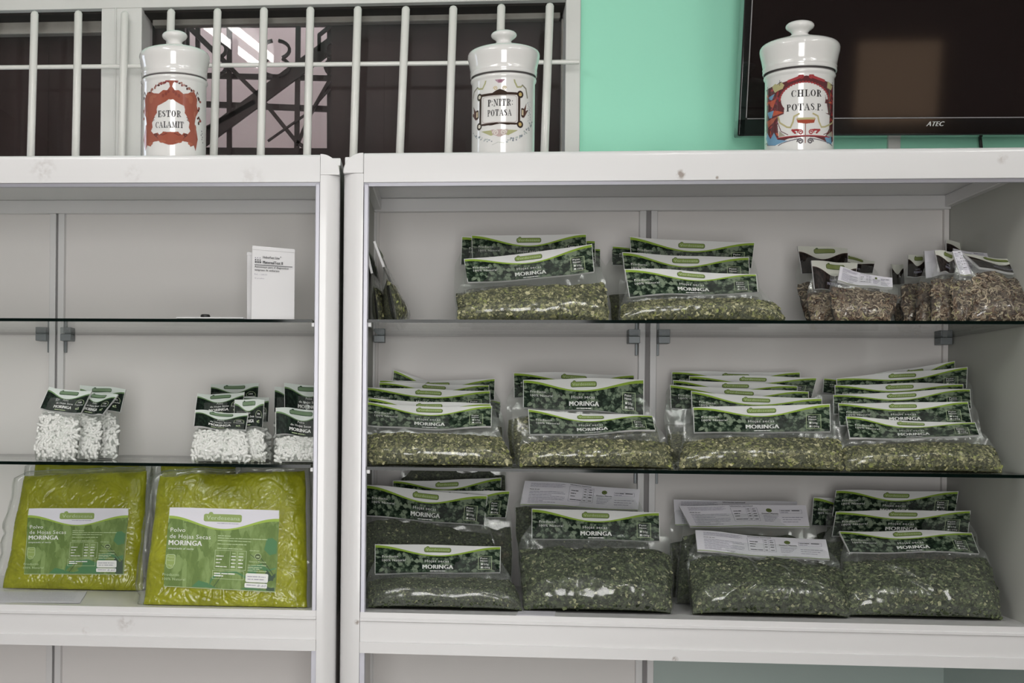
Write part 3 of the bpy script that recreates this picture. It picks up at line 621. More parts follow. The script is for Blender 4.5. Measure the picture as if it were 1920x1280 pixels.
def make_bag(name, label, cat, group, H, BS, zs, T, fill, content='a', style='leaf', nfl=900, ear=.012, sag=0.0, wave=.003, seed=0, film='film', crease=1.0, blank=False, flk=1.0, bow=.004, res=1.0, ridges=()):
    """H: header corners TL, TR, BR, BL in the world; BS: left and right base points (centre of the bag's thickness) in the world"""
    r = random.Random(seed*77+5); so = seed*13.7
    TL, TR, BR, BL = [Vector(p) for p in H]; B0, B1 = [Vector(p) for p in BS]
    right = (BR-BL).normalized(); upv = ((TL+TR-BL-BR)*.5).normalized(); nh = right.cross(upv).normalized()
    root = empty(name, ((B0.x+B1.x)/2, (B0.y+B1.y)/2, zs), label, cat, group)
    Hh = ((TL-BL).length+(TR-BR).length)/2
    def HS(u, v, l):
        p = (BL*(1-u)+BR*u)*(1-v) + (TL*(1-u)+TR*u)*v
        wv = wave*math.sin(PI*(1.6*u+.3)+so)*1.0 + wave*.6*math.sin(PI*(3.1*u)+so*2.0)*(1-.4*v) + .5*wave*nz(u*3+so, v*1.5)
        return p + nh*(wv+l) + Vector((0, 0, -sag*4*u*(1-u)))
    # header card, folded over the mouth of the bag
    mats, art, AW = STY[style]; mb = MB()
    mb.slab(lambda u, v: HS(u, v, .0022), lambda u, v: HS(u, v, -.0022), 20, 5, 0, 1)
    if not blank: art.put(mb, lambda x, y, l: HS(x/AW, y/60.0, .0022+l*1.3+.00015), 2)
    mb.build('header_card', mats, root)
    # transparent bag
    SLv = BL - right*ear; SRv = BR + right*ear
    def E(side, v):
        a, b = (B0, SLv) if side == 0 else (B1, SRv); sg = -1 if side == 0 else 1
        if v <= 1: return a.lerp(b, v) + right*sg*(bow*math.sin(PI*v) + .003*nz(v*5+so, side*9)*crease)
        t = (v-1)/.3; c = (BL.lerp(TL, .62)+right*.004) if side == 0 else (BR.lerp(TR, .62)-right*.004); return b.lerp(c, t)
    def sheet(u, v):
        p = E(0, v).lerp(E(1, v), u)
        if v > .8: p = p + Vector((0, 0, -sag*4*u*(1-u)*min(1, (v-.8)/.2)))
        return p
    nb = ((B1-B0).normalized()).cross(((SLv+SRv-B0-B1)*.5).normalized()).normalized()
    vm = .26
    def th(u, v):
        e = max(0.0, 1-abs(2*u-1)**4)**.6
        if v < vm: g = .22+.78*math.sqrt(max(0, 1-(1-v/vm)**2))
        elif v < 1: q = (v-vm)/(1-vm); g = (1-q)**1.15*(1+.55*q)*.97+.05*q + .03
        else: g = .03
        return T*g*e
    def folds(u, v):
        a = 1-abs(nz(u*3.3+so, v*2.2+u*1.3, 1.7))*2.2; b = 1-abs(nz(u*7.0-so, v*4.0, 4.1+so))*2.4; c = 1-abs(nz(u*16+so, v*3.0+so, 2))*2
        k = .3+.9*sstep(.35, .95, v)
        rg = 0.0
        for (u0, v0, u1, v1, h_, w_) in ridges:
            dx, dy = (u1-u0)*2.2, v1-v0; px_, py_ = (u-u0)*2.2, v-v0; t_ = min(1, max(0, (px_*dx+py_*dy)/(dx*dx+dy*dy))); q_ = math.hypot(px_-dx*t_, py_-dy*t_)
            rg = max(rg, h_*max(0, 1-q_/w_)**1.3*math.sin(PI*(.1+.8*t_)))
        return rg + (max(0, a)**3*.0028 + max(0, b)**3*.0016*k + c*.0007*k)*crease*min(1, 1.15*math.sin(PI*min(max(u, 0), 1))+.12)*(1 if v < 1.02 else .35)
    lo = zs+.0006
    def FF(u, v, extra=0):
        p = sheet(u, v) + nb*(th(u, v)+folds(u, v)+.0006+extra); p.z = max(p.z, lo); return p
    def FB(u, v):
        p = sheet(u, v) - nb*(th(u, v)*.9+.0004+.3*folds(1-u, v)); p.z = max(p.z, lo); return p
    fm = MB(); nu, nv = int(56*res), int(34*res)
    fm.grid(lambda u, v: FF(u, v*1.28), nu, nv); fm.grid(lambda u, v: FB(u, v*1.28), nu//2, nv//2, flip=True)
    fm.build('plastic_film', film, root, smooth=True)
    # contents
    def top(u): return fill*(1+.10*nz(u*3.1+so, 7.7)+.05*nz(u*9+so, 2.1)) - .06*abs(2*u-1)**3
    def cth(u, v): t = top(u); return th(u, v)*.93*sstep(t+.01, t-.14, v)
    def CF(u, v):
        vv = v*min(.999, top(u)); uu = .012+u*.976
        p = sheet(uu, vv)+nb*(cth(uu, vv)-.0005+.0007*nz(u*30+so, vv*14)); p.z = max(p.z, lo+.0003); return p
    def CB(u, v):
        vv = v*min(.999, top(u)); uu = .012+u*.976
        p = sheet(uu, vv)-nb*(cth(uu, vv)*.85); p.z = max(p.z, lo+.0003); return p
    cm = MB(); base = {'a': 'leafbase_a', 'b': 'leafbase_b', 'h': 'huskbase', 'c': 'capbase'}[content]
    cm.grid(CF, 40, 18); cm.grid(CB, 24, 10, flip=True)
    n0 = len(cm.f); cols = []; i = 0
    def frame(u, v):
        p = CF(u, v); du = (CF(min(1, u+.01), v)-CF(max(0, u-.01), v)); dv = (CF(u, min(1, v+.02))-CF(u, max(0, v-.02)))
        a = du.normalized() if du.length > 1e-7 else right.copy(); n_ = a.cross(dv)
        n_ = n_.normalized() if n_.length > 1e-9 else nb.copy()
        return p, a, n_.cross(a).normalized(), n_
    fv, ff, fc = [], [], []
    def addf(vs, fs, col=None):
        o = len(fv); fv.extend(vs); ff.extend(tuple(k+o for k in f) for f in fs)
        if col: fc.extend([col]*len(vs))
    if content in 'ab':
        for _ in range(nfl):
            u = r.uniform(.005, .995); v = r.random()**.9*.985; p, a, b, n_ = frame(u, v); rot = r.uniform(0, 2*PI); tilt = r.gauss(0, .38)
            ca, sa = math.cos(rot), math.sin(rot); e1 = a*ca+b*sa; e2 = (b*ca-a*sa)*math.cos(tilt)+n_*math.sin(tilt)
            if r.random() < .10: L_, W_ = r.uniform(.004, .008), r.uniform(.0004, .0008)
            else: L_ = r.choice((r.uniform(.0016, .0035), r.uniform(.003, .0058)))*flk; W_ = L_*r.uniform(.5, .9)
            c0 = p + n_*r.uniform(.0002, .0012)
            k = r.choice((4, 5, 5)); vs = []
            for q in range(k):
                t = 2*PI*q/k + r.uniform(-.3, .3); vs.append(c0+e1*L_*math.cos(t)*r.uniform(.75, 1.1)+e2*W_*math.sin(t)+n_*(.0004*math.cos(2*t)))
            for q in vs: q.z = max(q.z, lo)
            addf(vs, [tuple(range(k))], leafcol(r, content))
    elif content == 'h':
        for _ in range(int(nfl*1.5)):
            u = r.uniform(.02, .98); v = r.random()*.98; p, a, b, n_ = frame(u, v); rot = r.uniform(0, 2*PI); tl = r.uniform(-1.0, 1.0)
            ca, sa = math.cos(rot), math.sin(rot); e1 = a*ca+b*sa; e2 = (b*ca-a*sa)*math.cos(tl)+n_*math.sin(tl)*.6; e3 = e1.cross(e2)
            col = leafcol(r, 'h')
            if r.random() < .26:
                R_ = r.uniform(.0042, .0078); rr = R_*r.uniform(.6, .95); h = r.uniform(.0016, .0028); a0 = r.uniform(0, 6); arc = r.uniform(5.2, 6.28); vs = []; k = 9
                for q in range(k+1):
                    t = a0+arc*q/k; pt = p+n_*.001+e1*R_*math.cos(t)+e2*rr*math.sin(t); vs += [pt-(pt-p).normalized()*h*.55+e3*h*.3, pt+(pt-p).normalized()*h*.5-e3*h*.3]
                addf(vs, [(2*q, 2*q+1, 2*q+3, 2*q+2) for q in range(k)], col)
            else:
                L_ = r.uniform(.0026, .0065); W_ = L_*r.uniform(.35, .8); bend = r.uniform(.0005, .0015)
                vs = [p-e1*L_, p-e2*W_+n_*bend, p+e1*L_+n_*.0004, p+e2*W_+n_*bend]; addf(vs, [(0, 1, 2, 3)], col)
    else:
        nfl = int(nfl*1.5); gu = max(3, int(math.sqrt(nfl*1.0))); gv = nfl//gu+1
        for q_ in range(nfl):
            u = .03+.94*((q_ % gu)+r.uniform(-.3, 1.3))/gu; v = .02+.96*((q_//gu)+r.uniform(-.2, 1.2))/gv; u = min(.97, max(.03, u)); v = min(.98, max(.02, v)); p, a, b, n_ = frame(u, v); rot = r.gauss(PI/2, .9); e1 = (a*math.cos(rot)+b*math.sin(rot)+n_*r.uniform(-.25, .25)).normalized()
            L_ = .0075*flk; R_ = .0028*flk; c0 = p+n_*r.uniform(-.001, .0026); e2 = n_.cross(e1).normalized(); e3 = e1.cross(e2)
            seg = 8; vs = []
            for (t, q) in ((-1.0, .35), (-.9, .8), (-.68, 1), (.02, 1.0), (.03, 1.07), (.68, 1.07), (.9, .85), (1.0, .35)):
                for k in range(seg): g = 2*PI*k/seg; vs.append(c0+e1*L_*t+(e2*math.cos(g)+e3*math.sin(g))*R_*q)
            for q in vs: q.z = max(q.z, lo)
            fs = [(j*seg+k, j*seg+(k+1) % seg, (j+1)*seg+(k+1) % seg, (j+1)*seg+k) for j in range(7) for k in range(seg)]+[tuple(range(seg))[::-1], tuple(7*seg+k for k in range(seg))]
            addf(vs, fs)
    nm = {'a': 'dried_leaves', 'b': 'dried_leaves', 'h': 'seed_husks', 'c': 'capsules'}[content]
    if content == 'c':
        cm.add(fv, ff, 1); o = cm.build(nm, [base, 'capsule'], root, smooth=True)
    else:
        cm.add(fv, ff, 1, None, fc); o = cm.build(nm, [base, 'leaves'], root)
    o['kind'] = 'stuff'
    return root

LB = 'dried leaf bags on the %s'
def bag(key, hdr, dT, dB, base, dBase, T, fill, label, cab='R', name='dried_leaf_bag', cat='herb bag', group=None, **kw):
    c = CABR if cab[0] == 'R' else CABL; zs = ZSH[(cab[0], int(cab[1]))]
    H = [at(*hdr[0], dT, c), at(*hdr[1], dT, c), at(*hdr[2], dB, c), at(*hdr[3], dB, c)]
    T *= 1.3; B = []
    for px in base:
        p = at(px, 700, dBase, c)+c.n*T; B.append(Vector((p.x, p.y, zs+.001)))
    return make_bag(name, label, cat, group or {'R0': 'dried leaf bags on the upper glass shelf', 'R1': 'dried leaf bags on the lower glass shelf', 'R2': 'dried leaf bags on the compartment floor', 'R3': None}[cab], H, B, zs, T, fill, seed=key, **kw)
# ---- upper shelf, right cabinet
A = dict(cab='R0', content='a')
bag(1, [(870, 488), (1110, 460), (1114, 511), (877, 532)], .085, .066, (855, 1146), .022, .022, .80, 'leaf bag with tilted header card, front of the left bunch on the upper shelf', nfl=2300, ear=.016, **A)
bag(2, [(884, 441), (1099, 442), (1099, 490), (886, 492)], .150, .135, (866, 1136), .085, .014, .6, 'leaf bag directly behind the tilted one on the upper shelf, flat top edge', nfl=250, **A)
bag(3, [(866, 443), (1116, 452), (1116, 492), (864, 496)], .185, .172, (858, 1128), .130, .012, .6, 'leaf bag third in the left bunch on the upper shelf, card showing at its left', nfl=150, **A)
bag(4, [(900, 452), (1126, 466), (1126, 500), (900, 495)], .222, .212, (880, 1136), .170, .011, .6, 'rearmost leaf bag of the left bunch on the upper shelf, card end showing at right', nfl=120, **A)
bag(5, [(1171, 506), (1418, 514), (1421, 548), (1180, 557)], .080, .060, (1162, 1482), .018, .022, .72, 'leaf bag at the front of the middle bunch on the upper shelf', nfl=2200, ear=.010, **A)
bag(6, [(1166, 476), (1404, 483), (1406, 530), (1172, 530)], .125, .108, (1172, 1440), .072, .013, .6, 'second leaf bag from the front in the middle bunch on the upper shelf', nfl=200, **A)
bag(7, [(1180, 445), (1414, 457), (1408, 505), (1184, 500)], .165, .150, (1180, 1425), .110, .013, .6, 'third leaf bag from the front in the middle bunch on the upper shelf', nfl=150, **A)
bag(8, [(1148, 461), (1380, 470), (1380, 500), (1148, 496)], .215, .205, (1150, 1390), .165, .012, .6, 'rearmost leaf bag of the middle bunch on the upper shelf, dark card end at left', nfl=150, **A)
# two bags leaning against the left side panel, seen from their edge
for k, (t, b_, s_, lab) in enumerate((((702, 452), (720, 500), (740, 598), 'leaf bag leaning on the left side panel of the upper shelf, outer one seen edge-on'), ((688, 468), (698, 512), (708, 598), 'leaf bag squeezed against the left post of the upper shelf, inner one seen edge-on'))):
    T_ = .026 if k == 0 else .014
    a, b2, s2 = at(*t, .045), at(*b_, .045), at(*s_, .04)
    n_ = Vector((0.0, .17*DS, 0)); zs0 = ZSH[('R', 0)]; s2.z = zs0+.001
    make_bag('dried_leaf_bag', lab, 'herb bag', 'dried leaf bags on the upper glass shelf', [a, a+n_, b2+n_, b2], [s2, s2+n_], zs0, T_, .78, 'a', 'leaf', 900, seed=9+k, wave=.001, ear=.006)
# ---- husk bags
HK = dict(cab='R0', content='h', name='seed_husk_bag', cat='seed bag', group='seed husk bags on the upper glass shelf', style='brown', res=.7)
bag(20, [(1495, 461), (1590, 466), (1590, 508), (1503, 513)], .175, .168, (1520, 1590), .135, .012, .85, 'husk bag with white-topped dark card, rear left of the small husk bunch', nfl=260, **HK)
bag(21, [(1560, 474), (1641, 490), (1636, 512), (1560, 508)], .215, .208, (1570, 1650), .175, .010, .8, 'husk bag behind the small bunch, dark card corner showing at right', nfl=120, **HK)
bag(22, [(1520, 490), (1608, 493), (1600, 545), (1526, 543)], .115, .105, (1524, 1592), .075, .014, .9, 'husk bag second from the front in the small bunch, folded card edge at left', nfl=420, **HK)
bag(23, [(1574, 503), (1672, 523), (1673, 541), (1569, 531)], .075, .062, (1568, 1674), .028, .016, .9, 'husk bag with pale reversed card, front of the small husk bunch', nfl=520, **{**HK, 'style': 'backbrown'})
bag(24, [(1671, 495), (1692, 497), (1694, 533), (1674, 533)], .235, .232, (1690, 1730), .205, .010, .6, 'husk bag with a narrow dark card at the rear between the two husk bunches', nfl=90, blank=True, **HK)
bag(25, [(1703, 477), (1738, 481), (1738, 521), (1701, 518)], .165, .155, (1700, 1745), .120, .013, .88, 'husk bag with a black card, leftmost front of the large husk bunch', nfl=300, **HK)
bag(26, [(1733, 470), (1786, 472), (1790, 512), (1736, 522)], .125, .115, (1722, 1775), .085, .014, .88, 'husk bag with plain creased card next to the black-carded one', nfl=260, blank=True, **{**HK, 'style': 'backbrown'})
bag(27, [(1752, 470), (1800, 476), (1790, 512), (1762, 510)], .090, .082, (1752, 1800), .055, .013, .9, 'husk bag with its card bent sideways in the middle of the large husk bunch', nfl=280, **{**HK, 'style': 'brown'})
bag(28, [(1772, 452), (1866, 470), (1866, 492), (1772, 486)], .225, .215, (1760, 1850), .180, .011, .85, 'husk bag with white card standing highest at the rear of the large husk bunch', nfl=140, **HK)
bag(29, [(1786, 468), (1884, 478), (1886, 508), (1800, 520)], .140, .125, (1784, 1870), .108, .012, .9, 'husk bag with printed reverse card, second behind the large front husk bag', nfl=260, **{**HK, 'style': 'backbrown'})
bag(30, [(1806, 474), (1912, 494), (1938, 520), (1836, 500)], .085, .066, (1828, 1985), .020, .020, .93, 'largest husk bag, pale husks, at the right end of the upper shelf', nfl=900, **HK)
bag(31, [(1786, 470), (1806, 474), (1826, 520), (1800, 516)], .068, .058, (1792, 1814), .030, .010, .88, 'husk bag pressed thin beside the large pale one, card strip hanging down', nfl=160, **{**HK, 'style': 'backbrown'})
# ---- lower glass shelf
A = dict(cab='R1', content='a')
bag(41, [(689, 753), (922, 765), (921, 803), (689, 796)], .084, .060, (692, 967), .018, .024, .80, 'leaf bag at the front of the far left bunch on the lower shelf', nfl=2300, sag=.004, **A)
bag(42, [(690, 745), (920, 757), (920, 796), (690, 788)], .104, .082, (688, 950), .062, .010, .6, 'leaf bag close behind the front one in the far left bunch, lower shelf', nfl=100, sag=.005, **A)
bag(43, [(688, 726), (919, 732), (919, 775), (689, 768)], .145, .125, (690, 945), .092, .010, .6, 'third leaf bag from the front in the far left bunch, lower shelf', nfl=100, sag=.003, **A)
bag(44, [(711, 719), (917, 722), (917, 755), (711, 755)], .178, .162, (705, 935), .128, .009, .6, 'fourth leaf bag from the front in the far left bunch, lower shelf', nfl=100, **A)
bag(45, [(712, 716), (928, 711), (927, 750), (712, 750)], .212, .198, (705, 945), .165, .009, .6, 'fifth leaf bag in the far left bunch, lower shelf, card rising rightwards', nfl=100, **A)
bag(46, [(738, 694), (938, 755), (936, 785), (734, 735)], .238, .230, (720, 940), .200, .008, .6, 'rearmost leaf bag of the far left bunch, slanting card corner sticking up', nfl=100, **A)
bag(47, [(990, 766), (1223, 782), (1229, 808), (993, 813)], .086, .062, (974, 1272), .018, .024, .78, 'leaf bag at the front of the second bunch on the lower shelf, low bent card', nfl=2300, sag=.003, ear=.012, **A)
bag(48, [(981, 712), (1207, 711), (1207, 778), (981, 764)], .118, .098, (968, 1250), .074, .018, .9, 'leaf bag with upright card behind the low bent one, second bunch of the lower shelf', nfl=500, ear=.020, **A)
bag(49, [(963, 699), (1189, 703), (1189, 745), (964, 745)], .165, .150, (958, 1215), .125, .013, .7, 'leaf bag at the rear of the second bunch on the lower shelf', nfl=200, ear=.014, **A)
bag(50, [(1299, 765), (1556, 758), (1557, 809), (1301, 812)], .090, .066, (1276, 1596), .016, .026, .84, 'leaf bag with the widest card at the front of the third bunch, lower shelf', nfl=2600, wave=.001, ear=.014, **A)
bag(51, [(1295, 736), (1540, 749), (1541, 790), (1297, 780)], .118, .100, (1285, 1575), .078, .011, .6, 'second leaf bag from the front in the third bunch, lower shelf', nfl=150, **A)
bag(52, [(1256, 721), (1515, 737), (1515, 775), (1258, 765)], .146, .130, (1262, 1540), .106, .010, .6, 'third leaf bag from the front in the third bunch, lower shelf, reaching left', nfl=150, **A)
bag(53, [(1262, 712), (1495, 724), (1495, 760), (1262, 755)], .172, .158, (1262, 1520), .134, .009, .6, 'fourth leaf bag from the front in the third bunch on the lower shelf', nfl=120, **A)
bag(54, [(1292, 705), (1532, 708), (1522, 745), (1292, 745)], .200, .188, (1285, 1530), .165, .009, .6, 'fifth leaf bag in the third bunch on the lower shelf, dark card end at right', nfl=120, **A)
bag(55, [(1259, 698), (1500, 698), (1500, 735), (1259, 735)], .230, .220, (1255, 1505), .195, .009, .6, 'rearmost leaf bag of the third bunch on the lower shelf', nfl=120, **A)
bag(56, [(1585, 785), (1828, 793), (1836, 816), (1592, 825)], .082, .058, (1592, 1898), .014, .024, .80, 'leaf bag at the front of the far right bunch on the lower shelf', nfl=2300, ear=.012, **A)
bag(57, [(1571, 757), (1813, 757), (1820, 795), (1574, 798)], .108, .090, (1580, 1870), .070, .012, .6, 'second leaf bag from the front in the far right bunch, lower shelf', nfl=150, sag=-.003, **A)
bag(58, [(1562, 740), (1818, 732), (1820, 768), (1563, 775)], .134, .118, (1575, 1850), .098, .010, .6, 'third leaf bag from the front in the far right bunch, lower shelf', nfl=150, **A)
bag(59, [(1565, 722), (1806, 720), (1806, 758), (1566, 760)], .158, .144, (1572, 1835), .124, .009, .6, 'fourth leaf bag from the front in the far right bunch, lower shelf', nfl=120, **A)
bag(60, [(1568, 710), (1814, 688), (1812, 728), (1570, 748)], .184, .172, (1572, 1825), .148, .009, .6, 'fifth leaf bag in the far right bunch, card end lifted at right, lower shelf', nfl=120, **A)
bag(61, [(1640, 702), (1790, 677), (1790, 712), (1640, 740)], .212, .202, (1600, 1810), .176, .009, .6, 'rearmost leaf bag of the far right bunch, slanting card peeking out on top', nfl=120, **A)
bag(62, [(1543, 711), (1760, 716), (1760, 745), (1541, 738)], .238, .230, (1545, 1780), .204, .008, .6, 'leaf bag behind the far right bunch, black card end showing at its left', nfl=120, **A)
# ---- compartment floor
A = dict(cab='R2', content='b')
bag(71, [(703, 1021), (939, 1025), (938, 1073), (703, 1076)], .100, .074, (690, 988), .012, .028, .82, 'finely crumbled leaf bag at the front left of the compartment floor', nfl=3800, flk=.6, wave=.001, ear=.014, **{**A, 'film': 'filmsoft'})
bag(72, [(684, 910), (914, 929), (908, 984), (685, 968)], .165, .145, (686, 955), .094, .024, .97, 'leaf bag behind the crumbled one, card crossing the left end of the compartment', nfl=1200, flk=.8, ear=.010, crease=.7, **A)
bag(73, [(737, 903), (940, 896), (938, 945), (737, 945)], .205, .190, (720, 950), .165, .012, .95, 'leaf bag third from the front at the left of the compartment floor', nfl=150, **A)
bag(74, [(762, 918), (956, 922), (948, 972), (760, 965)], .182, .168, (740, 962), .148, .010, .95, 'leaf bag on the compartment floor, only its dark narrow right card end showing', nfl=150, **A)
bag(75, [(762, 848), (936, 850), (938, 876), (764, 872)], .240, .235, (740, 950), .205, .016, .99, 'darkest leaf bag high at the rear left of the compartment, just under the glass shelf', nfl=300, **A)
bag(76, [(997, 954), (1236, 961), (1237, 1014), (997, 1010)], .118, .100, (985, 1272), .012, .036, .88, 'leaf bag with glossy creases and green card, second from left on the compartment floor', nfl=4200, wave=.001, ear=.022, crease=1.6, res=1.9, ridges=((.60, .95, .50, .30, .010, .10), (.82, .90, .70, .45, .009, .08), (.66, .85, .70, .45, .008, .07), (.90, .6, .97, .2, .006, .06), (.2, .95, .42, .85, .004, .05)), **A)
bag(77, [(984, 902), (1200, 917), (1196, 957), (975, 947)], .195, .180, (985, 1235), .120, .020, .97, 'leaf bag with shaded reversed card behind the creased bag', nfl=300, **{**A, 'style': 'back'})
bag(78, [(1303, 997), (1548, 1012), (1556, 1049), (1307, 1036)], .112, .090, (1308, 1612), .010, .036, .93, 'leaf bag with white reversed card, front of the third bunch on the compartment floor', nfl=4200, crease=1.6, ear=.016, res=1.9, ridges=((.34, .97, .44, .35, .010, .10), (.44, .38, .20, .12, .007, .07), (.58, .72, .62, .42, .008, .08), (.62, .42, .90, .28, .008, .07), (.06, .85, .10, .3, .004, .05)), **{**A, 'style': 'back'})
bag(79, [(1273, 950), (1510, 950), (1517, 991), (1294, 989)], .165, .145, (1275, 1540), .105, .024, .9, 'leaf bag with white reversed card directly behind another reversed one', nfl=600, ear=.014, sag=-.004, **{**A, 'style': 'back'})
bag(80, [(1263, 936), (1494, 942), (1494, 985), (1266, 984)], .205, .190, (1265, 1510), .165, .013, .8, 'rearmost leaf bag with white reversed card in the third bunch of the compartment', nfl=200, **{**A, 'style': 'back'})
bag(81, [(1573, 996), (1822, 998), (1836, 1037), (1592, 1035)], .115, .095, (1592, 1902), .022, .034, .93, 'leaf bag with creased film at the front right of the compartment floor', nfl=4200, crease=1.5, ear=.014, res=1.9, ridges=((.20, .88, .52, .38, .009, .08), (.52, .40, .60, .62, .007, .07), (.40, .45, .58, .22, .008, .07), (.58, .22, .86, .34, .007, .06)), **A)
bag(82, [(1567, 959), (1820, 957), (1815, 1000), (1560, 1004)], .160, .145, (1565, 1860), .100, .020, .97, 'second leaf bag from the front in the right-hand bunch of the compartment', nfl=300, ear=.016, **A)
bag(83, [(1567, 920), (1797, 921), (1790, 965), (1560, 968)], .205, .190, (1560, 1820), .150, .016, .97, 'third leaf bag with shaded card in the right-hand bunch of the compartment', nfl=200, **A)
bag(84, [(1524, 933), (1700, 936), (1700, 985), (1520, 985)], .238, .230, (1520, 1740), .200, .012, .9, 'rearmost leaf bag of the right-hand bunch, black corner showing at its left', nfl=150, **A)
# one bag in the lower compartment, only its tip in view
bag(90, [(660, 1277), (742, 1282), (742, 1325), (660, 1320)], .15, .14, (655, 800), .10, .02, .8, 'leaf bag below the middle beam, only the tip of its green card showing', cab='R3', content='b', nfl=100) if False else None
# ---- capsule bags, left cabinet
CP = dict(cab='L1', content='c', name='capsule_bag', cat='capsule bag', style='small', res=.7, ear=-.004)
GA, GB = 'capsule bags on the left', 'capsule bags on the right'
bag(101, [(93, 728), (173, 735), (153, 776), (76, 767)], .080, .060, (62, 138), .022, .015, .96, 'capsule bag at the front left of the left trio, card tilted', nfl=150, group=GA, **CP)
bag(102, [(156, 734), (222, 742), (193, 780), (140, 772)], .115, .095, (120, 182), .058, .013, .96, 'capsule bag in the middle of the left trio, card half covered', nfl=110, group=GA, **CP)
bag(103, [(150, 722), (236, 730), (226, 772), (148, 770)], .150, .135, (150, 218), .092, .013, .96, 'capsule bag at the rear right of the left trio', nfl=110, group=GA, **CP)
bag(111, [(367, 772), (466, 775), (461, 805), (364, 803)], .075, .055, (358, 468), .020, .016, .97, 'capsule bag at the front left of the right-hand cluster, full card in view', nfl=170, group=GB, **CP)
bag(112, [(371, 740), (459, 737), (454, 775), (366, 778)], .110, .092, (366, 458), .060, .012, .9, 'capsule bag directly behind the front left one of the cluster', nfl=60, group=GB, **CP)
bag(113, [(395, 720), (486, 721), (484, 760), (394, 758)], .185, .172, (395, 482), .130, .011, .9, 'capsule bag at the rear left of the cluster, standing tallest', nfl=60, group=GB, **CP)
bag(114, [(440, 749), (496, 750), (492, 801), (438, 800)], .084, .074, (462, 498), .045, .014, .92, 'capsule bag with narrow visible card in the middle of the cluster', nfl=90, group=GB, **CP)
bag(115, [(430, 745), (505, 745), (503, 790), (430, 790)], .150, .140, (440, 510), .105, .013, .9, 'capsule bag behind the middle one of the cluster, card edge showing', nfl=70, group=GB, **CP)
bag(116, [(517, 766), (614, 770), (610, 820), (517, 815)], .080, .062, (514, 620), .020, .016, .97, 'capsule bag at the front right, cut off by the cabinet post', nfl=160, group=GB, **CP)
bag(117, [(533, 720), (626, 724), (624, 776), (534, 770)], .140, .125, (534, 630), .080, .014, .9, 'capsule bag behind the one cut off by the post, tall card', nfl=90, group=GB, **CP)
bag(118, [(515, 725), (590, 730), (590, 775), (514, 772)], .180, .170, (512, 600), .130, .012, .9, 'capsule bag at the rear right, dark card edge showing at its left', nfl=60, group=GB, **CP)
